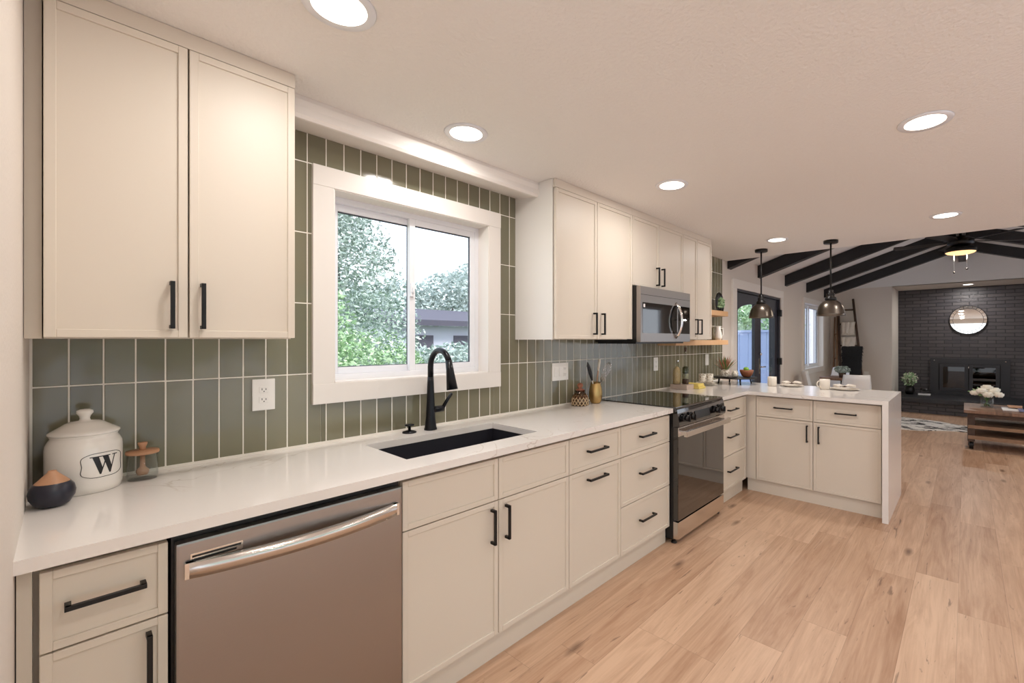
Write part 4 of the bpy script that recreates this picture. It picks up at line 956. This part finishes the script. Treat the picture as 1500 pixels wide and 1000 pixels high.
ladder((((10.42, -.10, 0.0), (10.71, -.075, 1.85)), ((10.30, -.17, 0.0), (10.70, -.12, 2.0))), (.5, 1.0, 1.5), 'narrow greyer wooden ladder squeezed in the corner behind the blanket ladder', 'oldwood', .018)
def cloth(name, x0f, ya, yb, z_lo_f, z_hi, m_, label, fringe=0, flare=0):
    b = MB(); nx, nz = 16, 18
    for side in (0,):
        G = []
        for j in range(nz+1):
            f = j/nz; z = z_hi-(z_hi-z_lo_f)*f; row = []
            for i in range(nx+1):
                u_ = i/nx; y = ya+(yb-ya)*u_ + flare*f*(u_-.5); x = x0f(z)-.045-.010*math.sin(u_*17+f*2)-.006*math.sin(f*9)
                row.append(b.v((x, y, z+.006*math.sin(u_*25)*(f > .95))))
            G.append(row)
        for A, B in zip(G, G[1:]):
            for i in range(nx): fc_ = b.b.faces.new((A[i], A[i+1], B[i+1], B[i])); fc_.smooth = True
    if fringe:
        for i in range(26):
            y = ya+(yb-ya)*i/25+flare*(i/25-.5); b.tube([(x0f(z_lo_f)-.05, y, z_lo_f+.01), (x0f(z_lo_f)-.055, y+rnd.uniform(-.005, .005), z_lo_f-fringe)], [.005, .003], 5)
    if m_ == 'blackfur':
        for i in range(2600):
            f = rnd.random(); u_ = rnd.random(); z = z_hi-(z_hi-z_lo_f)*f; y = ya+(yb-ya)*u_+flare*f*(u_-.5); x = x0f(z)-.062; L_ = rnd.uniform(.03, .06); w_ = .006
            dy = rnd.uniform(-.02, .02)+(.02 if u_ < .05 else -.02 if u_ > .95 else 0); b.quad([(x, y-w_, z), (x, y+w_, z), (x-rnd.uniform(.012, .035), y+dy, z-L_)])
    o = b.build(name, m_); md = o.modifiers.new('thick', 'SOLIDIFY'); md.thickness = .018 if m_ != 'blackfur' else .003; md.offset = -1
    return tag(o, label, 'blanket')
lx = lambda z: 10.30+.40*z/2.17
cloth('throw_blanket', lx, -.225, -.455, 1.50, 1.735, 'greylinen', 'cream woven blanket on the upper rung of the ladder', .03, .02)
cloth('throw_blanket', lx, -.235, -.475, 1.24, 1.43, 'greylinen', 'cream fringed blanket below the upper one on the ladder', .03, .02)
cloth('fur_blanket', lambda z: lx(z)-.02, -.255, -.60, .62, 1.25, 'blackfur', 'shaggy black fur blanket hanging low on the ladder', 0, .05)

# ------------------------------------------------------------------ fireplace
fi = thing('fireplace_insert', (XB-.03, -2.16, .29), 'dark metal fireplace insert with two glass doors', 'fireplace')
ya, yb = -1.575, -2.745
b = MB(); b.box(XB-.05, XB-.002, -1.575, -1.71, .286, 1.01).box(XB-.05, XB-.002, -2.61, -2.745, .286, 1.01).box(XB-.05, XB-.002, -1.71, -2.61, .90, 1.01).box(XB-.05, XB-.002, -1.71, -2.61, .286, .36).build('surround', 'stone', fi)
MB().box(XB-.012, XB-.004, -1.71, -2.61, .36, .90).build('firebox', 'darkvoid', fi)
for (a, b_) in ((-1.72, -2.155), (-2.165, -2.60)):
    q = .055
    d = MB().box(XB-.085, XB-.052, a, a-q, .365, .895, bev=.003).box(XB-.085, XB-.052, b_+q, b_, .365, .895, bev=.003).box(XB-.085, XB-.052, a-q, b_+q, .365, .365+q).box(XB-.085, XB-.052, a-q, b_+q, .895-q, .895).build('glass_door', 'stone', fi)
    MB().box(XB-.068, XB-.062, a-q, b_+q, .365+q, .895-q).build('pane', 'smoked', d)
MB().tube([(XB-.10, -2.16, .86), (XB-.10, -2.16, .80)], .008, 8).build('latch_handle', 'chrome', fi)
for yk in (-1.64, -2.68): MB().sphere((XB-.055, yk, .96), .014).build('bolt', 'chrome', fi)

mr = thing('wall_mirror', (XB-.02, -2.15, 1.50), 'round mirror with a tiled mirror border on the dark brick wall', 'mirror')
def disc(name, r0, r1, x, m_, th_=.01, seg=56, parent=mr, c=(-2.15, 1.77)):
    b = MB(); R = [[b.v((xx, c[0]+r*math.cos(2*PI*i/seg), c[1]+r*math.sin(2*PI*i/seg))) for i in range(seg)] for xx, r in ((x, r1), (x-th_, r1), (x-th_, max(r0, 1e-4)), (x, max(r0, 1e-4)))]
    for k_ in range(4):
        A, B = R[k_], R[(k_+1) % 4]
        for i in range(seg): b.b.faces.new((A[i], A[(i+1) % seg], B[(i+1) % seg], B[i]))
    return b.build(name, m_, parent)
disc('backing', 0, .285, XB-.006, 'black', .02); disc('centre_mirror', 0, .222, XB-.028, 'mirror', .004)
for k_ in range(24):
    b = MB(); n_ = 4; a0, a1 = 2*PI*(k_+.05)/24, 2*PI*(k_+.95)/24; pr = [(.228, a0+(a1-a0)*i/n_) for i in range(n_+1)]+[(.272, a1-(a1-a0)*i/n_) for i in range(n_+1)]
    b.prism([(-2.15+r_*math.cos(a), 1.77+r_*math.sin(a)) for r_, a in pr], 'x', XB-.032, XB-.027); b.build('border_tile', 'mirror', mr)


hv = thing('hearth_vase', (11.35, -1.27, .285), 'dark vase with small white flowers on the hearth', 'vase')
MB().lathe([(0, 0), (.06, 0), (.085, .06), (.075, .14), (.055, .17), (.05, .17), (0, .12)], (11.35, -1.27, .285), 24).build('vase_body', 'blackside', hv)
foliage('foliage', [(11.35, -1.27, .58, .13, .13, .14)], 260, .03, 'leaf_green', hv, 14); foliage('blossoms', [(11.35, -1.27, .60, .14, .14, .13)], 120, .022, 'petal', hv, 15)
b = MB()
for k_ in range(9): a = k_*.7; b.tube([(11.35, -1.27, .42), (11.35+.08*math.cos(a), -1.27+.08*math.sin(a), .62)], .003, 5)
b.build('stems', 'darkwood', hv)
bo = thing('ornament', (11.35, -1.50, .285), 'small dark ornament on a white book on the hearth', 'ornament')
MB().sphere((11.35, -1.52, .355), .035, (1, 1.5, .8)).sphere((11.35, -1.455, .375), .022).build('ornament_body', 'blackside', bo)
tag(MB().box(11.28, 11.42, -1.60, -1.41, .285, .308, bev=.002).build('book', 'paper'), 'white book lying on the hearth under the ornament', 'book')
for o_ in (bo,): o_.location = (11.35, -1.50, .309)

# cowhide rug
R2 = random.Random(5); b = MB(); out = []
for (x, y) in ((8.5,-1.0),(8.55,-1.35),(8.6,-1.6),(8.85,-1.9),(8.95,-2.2),(9.25,-2.25),(9.45,-2.5),(9.62,-2.4),(9.55,-2.1),(9.75,-1.8),(9.85,-1.5),(9.95,-1.1),(9.8,-.8),(9.4,-.75),(9.0,-.8)): out.append(Vector((x, y)))
fine = []
for i in range(len(out)):
    p0_, p1_, p2_, p3_ = out[i-1], out[i], out[(i+1) % len(out)], out[(i+2) % len(out)]
    for k_ in range(5):
        t_ = k_/5; fine.append(.5*((2*p1_)+(-p0_+p2_)*t_+(2*p0_-5*p1_+4*p2_-p3_)*t_*t_+(-p0_+3*p1_-3*p2_+p3_)*t_**3))
tag(b.prism([(p.x, p.y) for p in fine], 'z', 0.0, .007).build('cowhide_rug', 'hide'), 'black and white cowhide rug on the floor before the hearth', 'rug')

# coffee table
cf = thing('coffee_table', (7.93, -2.95, 0), 'rustic wooden coffee table on casters with lower shelves', 'table')
X0, X1, Y0, Y1 = 7.50, 8.36, -2.10, -3.5
MB().box(X0, X1, Y1, Y0, .462, .50, bev=.004).build('tabletop', 'tabletop', cf)
MB().box(X0+.08, X1-.08, Y1+.1, Y0-.05, .405, .462).build('apron', 'darkwood', cf)
for (z0, z1) in ((.265, .305), (.13, .175)): MB().box(X0+.07, X1-.07, Y1+.08, Y0-.04, z0, z1, bev=.003).build('lower_shelf', 'oldwood', cf)
for (x, y) in ((X0+.13, Y0-.07), (X1-.13, Y0-.07), (X0+.13, Y1+.12), (X1-.13, Y1+.12)):
    MB().box(x-.035, x+.035, y-.035, y+.035, .10, .462, bev=.003).build('leg', 'darkwood', cf)
    c = MB().box(x-.02, x+.02, y-.028, y-.022, .04, .10).box(x-.02, x+.02, y+.022, y+.028, .04, .10); c = c.build('caster_fork', 'stone', cf)
    b = MB(); b.tube([(x, y-.02, .045), (x, y+.02, .045)], .045, 20); b.build('caster_wheel', 'black', cf)
fv = thing('flower_vase', (8.0, -2.325, .50), 'square clear glass vase of cream roses on the coffee table', 'vase')
MB().lathe([(0, 0), (.062, 0), (.066, .005), (.066, .13), (.062, .13), (.060, .01), (0, .009)], (8.0, -2.325, .50), 28).build('vase_glass', 'jarglass', fv)
b = MB()
for k_ in range(12): a = k_*.9; b.tube([(8.0+.03*math.cos(a), -2.325+.03*math.sin(a), .512), (8.0-.035*math.cos(a), -2.325-.035*math.sin(a), .64)], .004, 6)
b.build('stems', 'green', fv)
for k_, (dx, dy, dz, r_) in enumerate(((0, -.06, .20, .058), (-.03, .05, .205, .058), (.03, -.0, .245, .06), (-.05, -.11, .17, .05), (.0, .12, .175, .048), (-.06, -.01, .165, .055), (.05, -.08, .22, .05))):
    b = MB(); c_ = Vector((8.0+dx, -2.325+dy, .50+dz)); b.sphere(tuple(c_), r_*.55, (1, 1, .9), 12)
    for ring in range(3):
        for i in range(6):
            a = 2*PI*i/6+ring*.55; el = (.95, .45, 0.0)[ring]; rr = r_*(.62, .82, .98)[ring]; hw = .62
            P0 = []
            for ee, ww, ro in ((el-.75, .55, .9), (el-.1, 1.0, 1.05), (el+.35, .8, 1.12)):
                P0.append([c_+rr*ro*Vector((math.cos(a+hw*ww*t_)*math.cos(ee), math.sin(a+hw*ww*t_)*math.cos(ee), math.sin(ee))) for t_ in (-1, -.4, .4, 1)])
            for A_, B_ in zip(P0, P0[1:]):
                for k2 in range(3): b.quad([A_[k2], A_[k2+1], B_[k2+1], B_[k2]], True)
    b.build('rose', 'petal', fv)
foliage('foliage', [(8.04, -2.26, .68, .08, .12, .06)], 30, .028, 'leaf_green', fv, 17)
for (x0, x1, y0, y1, z0, z1, m_, lab) in ((7.72, 8.05, -2.46, -2.75, .50, .512, 'paper', 'white magazine beside the flower vase on the coffee table'), (7.66, 8.0, -2.60, -3.0, .513, .523, mat('blue_grey_cover', (128, 132, 168), .4), 'blue grey magazine overlapping the white one on the coffee table'), (7.9, 8.15, -2.52, -2.66, .524, .53, 'rawwood', 'tan booklet on top of the magazines')):
    tag(MB().box(x0, x1, y0, y1, z0, z1).build('magazine', m_), lab, 'magazine')
wo = thing('wire_sculpture', (7.80, -2.72, .531), 'black geometric wire sculpture on the magazines', 'sculpture')
b = MB(); V_ = [Vector((7.80+.07*math.cos(k_*2*PI/6), -2.72+.09*math.sin(k_*2*PI/6), .535)) for k_ in range(6)]; T_ = [Vector((7.80+.06*math.cos(k_*2*PI/6+.5), -2.72+.08*math.sin(k_*2*PI/6+.5), .59)) for k_ in range(6)]; top = Vector((7.80, -2.72, .635))
for k_ in range(6):
    for (p, q) in ((V_[k_], V_[(k_+1) % 6]), (V_[k_], T_[k_]), (V_[(k_+1) % 6], T_[k_]), (T_[k_], T_[(k_+1) % 6]), (T_[k_], top)): b.tube([tuple(p), tuple(q)], .0035, 6)
b.build('wire_frame', 'black', wo)
# unseen trees added behind the viewpoint to darken sky reflections in the tiles
tree((1.2, -9.5, -.14), 'unseen green tree added behind the viewpoint to darken reflections', [(-1.5,-9.5,2.0,1.8,1.0,1.6),(1.2,-9.5,2.4,1.8,1.0,1.8),(4.0,-9.8,2.0,1.8,1.0,1.6),(7.5,-9.5,2.2,2.0,1.0,1.8)], 9000, .14, 'leaf_green', 3, .15, 21)
GROUPS = {'pendant_light': 'pendant lamps over the peninsula', 'base_cabinet': 'cream base cabinets', 'upper_cabinet': 'cream upper cabinets', 'wall_outlet': 'white wall outlets',
          'floating_shelf': 'floating oak shelves', 'napkin': 'napkins on the peninsula plates', 'magazine': 'magazines on the coffee table', 'throw_blanket': 'cream blankets on the ladder', 'countertop': 'white quartz countertops'}
for o in C.objects:
    k_ = o.name.split('.')[0]
    if o.parent is None and k_ in GROUPS: o['group'] = GROUPS[k_]
    if o.parent is None and k_ == 'mug': o['group'] = 'speckled cups in the counter corner' if 'speckled' in o['label'] else 'cream mugs on the peninsula'
    if o.parent is None and k_ == 'plate': o['group'] = 'stacked saucers in the counter corner' if 'saucer' in o['label'] else 'cream plates on the peninsula'
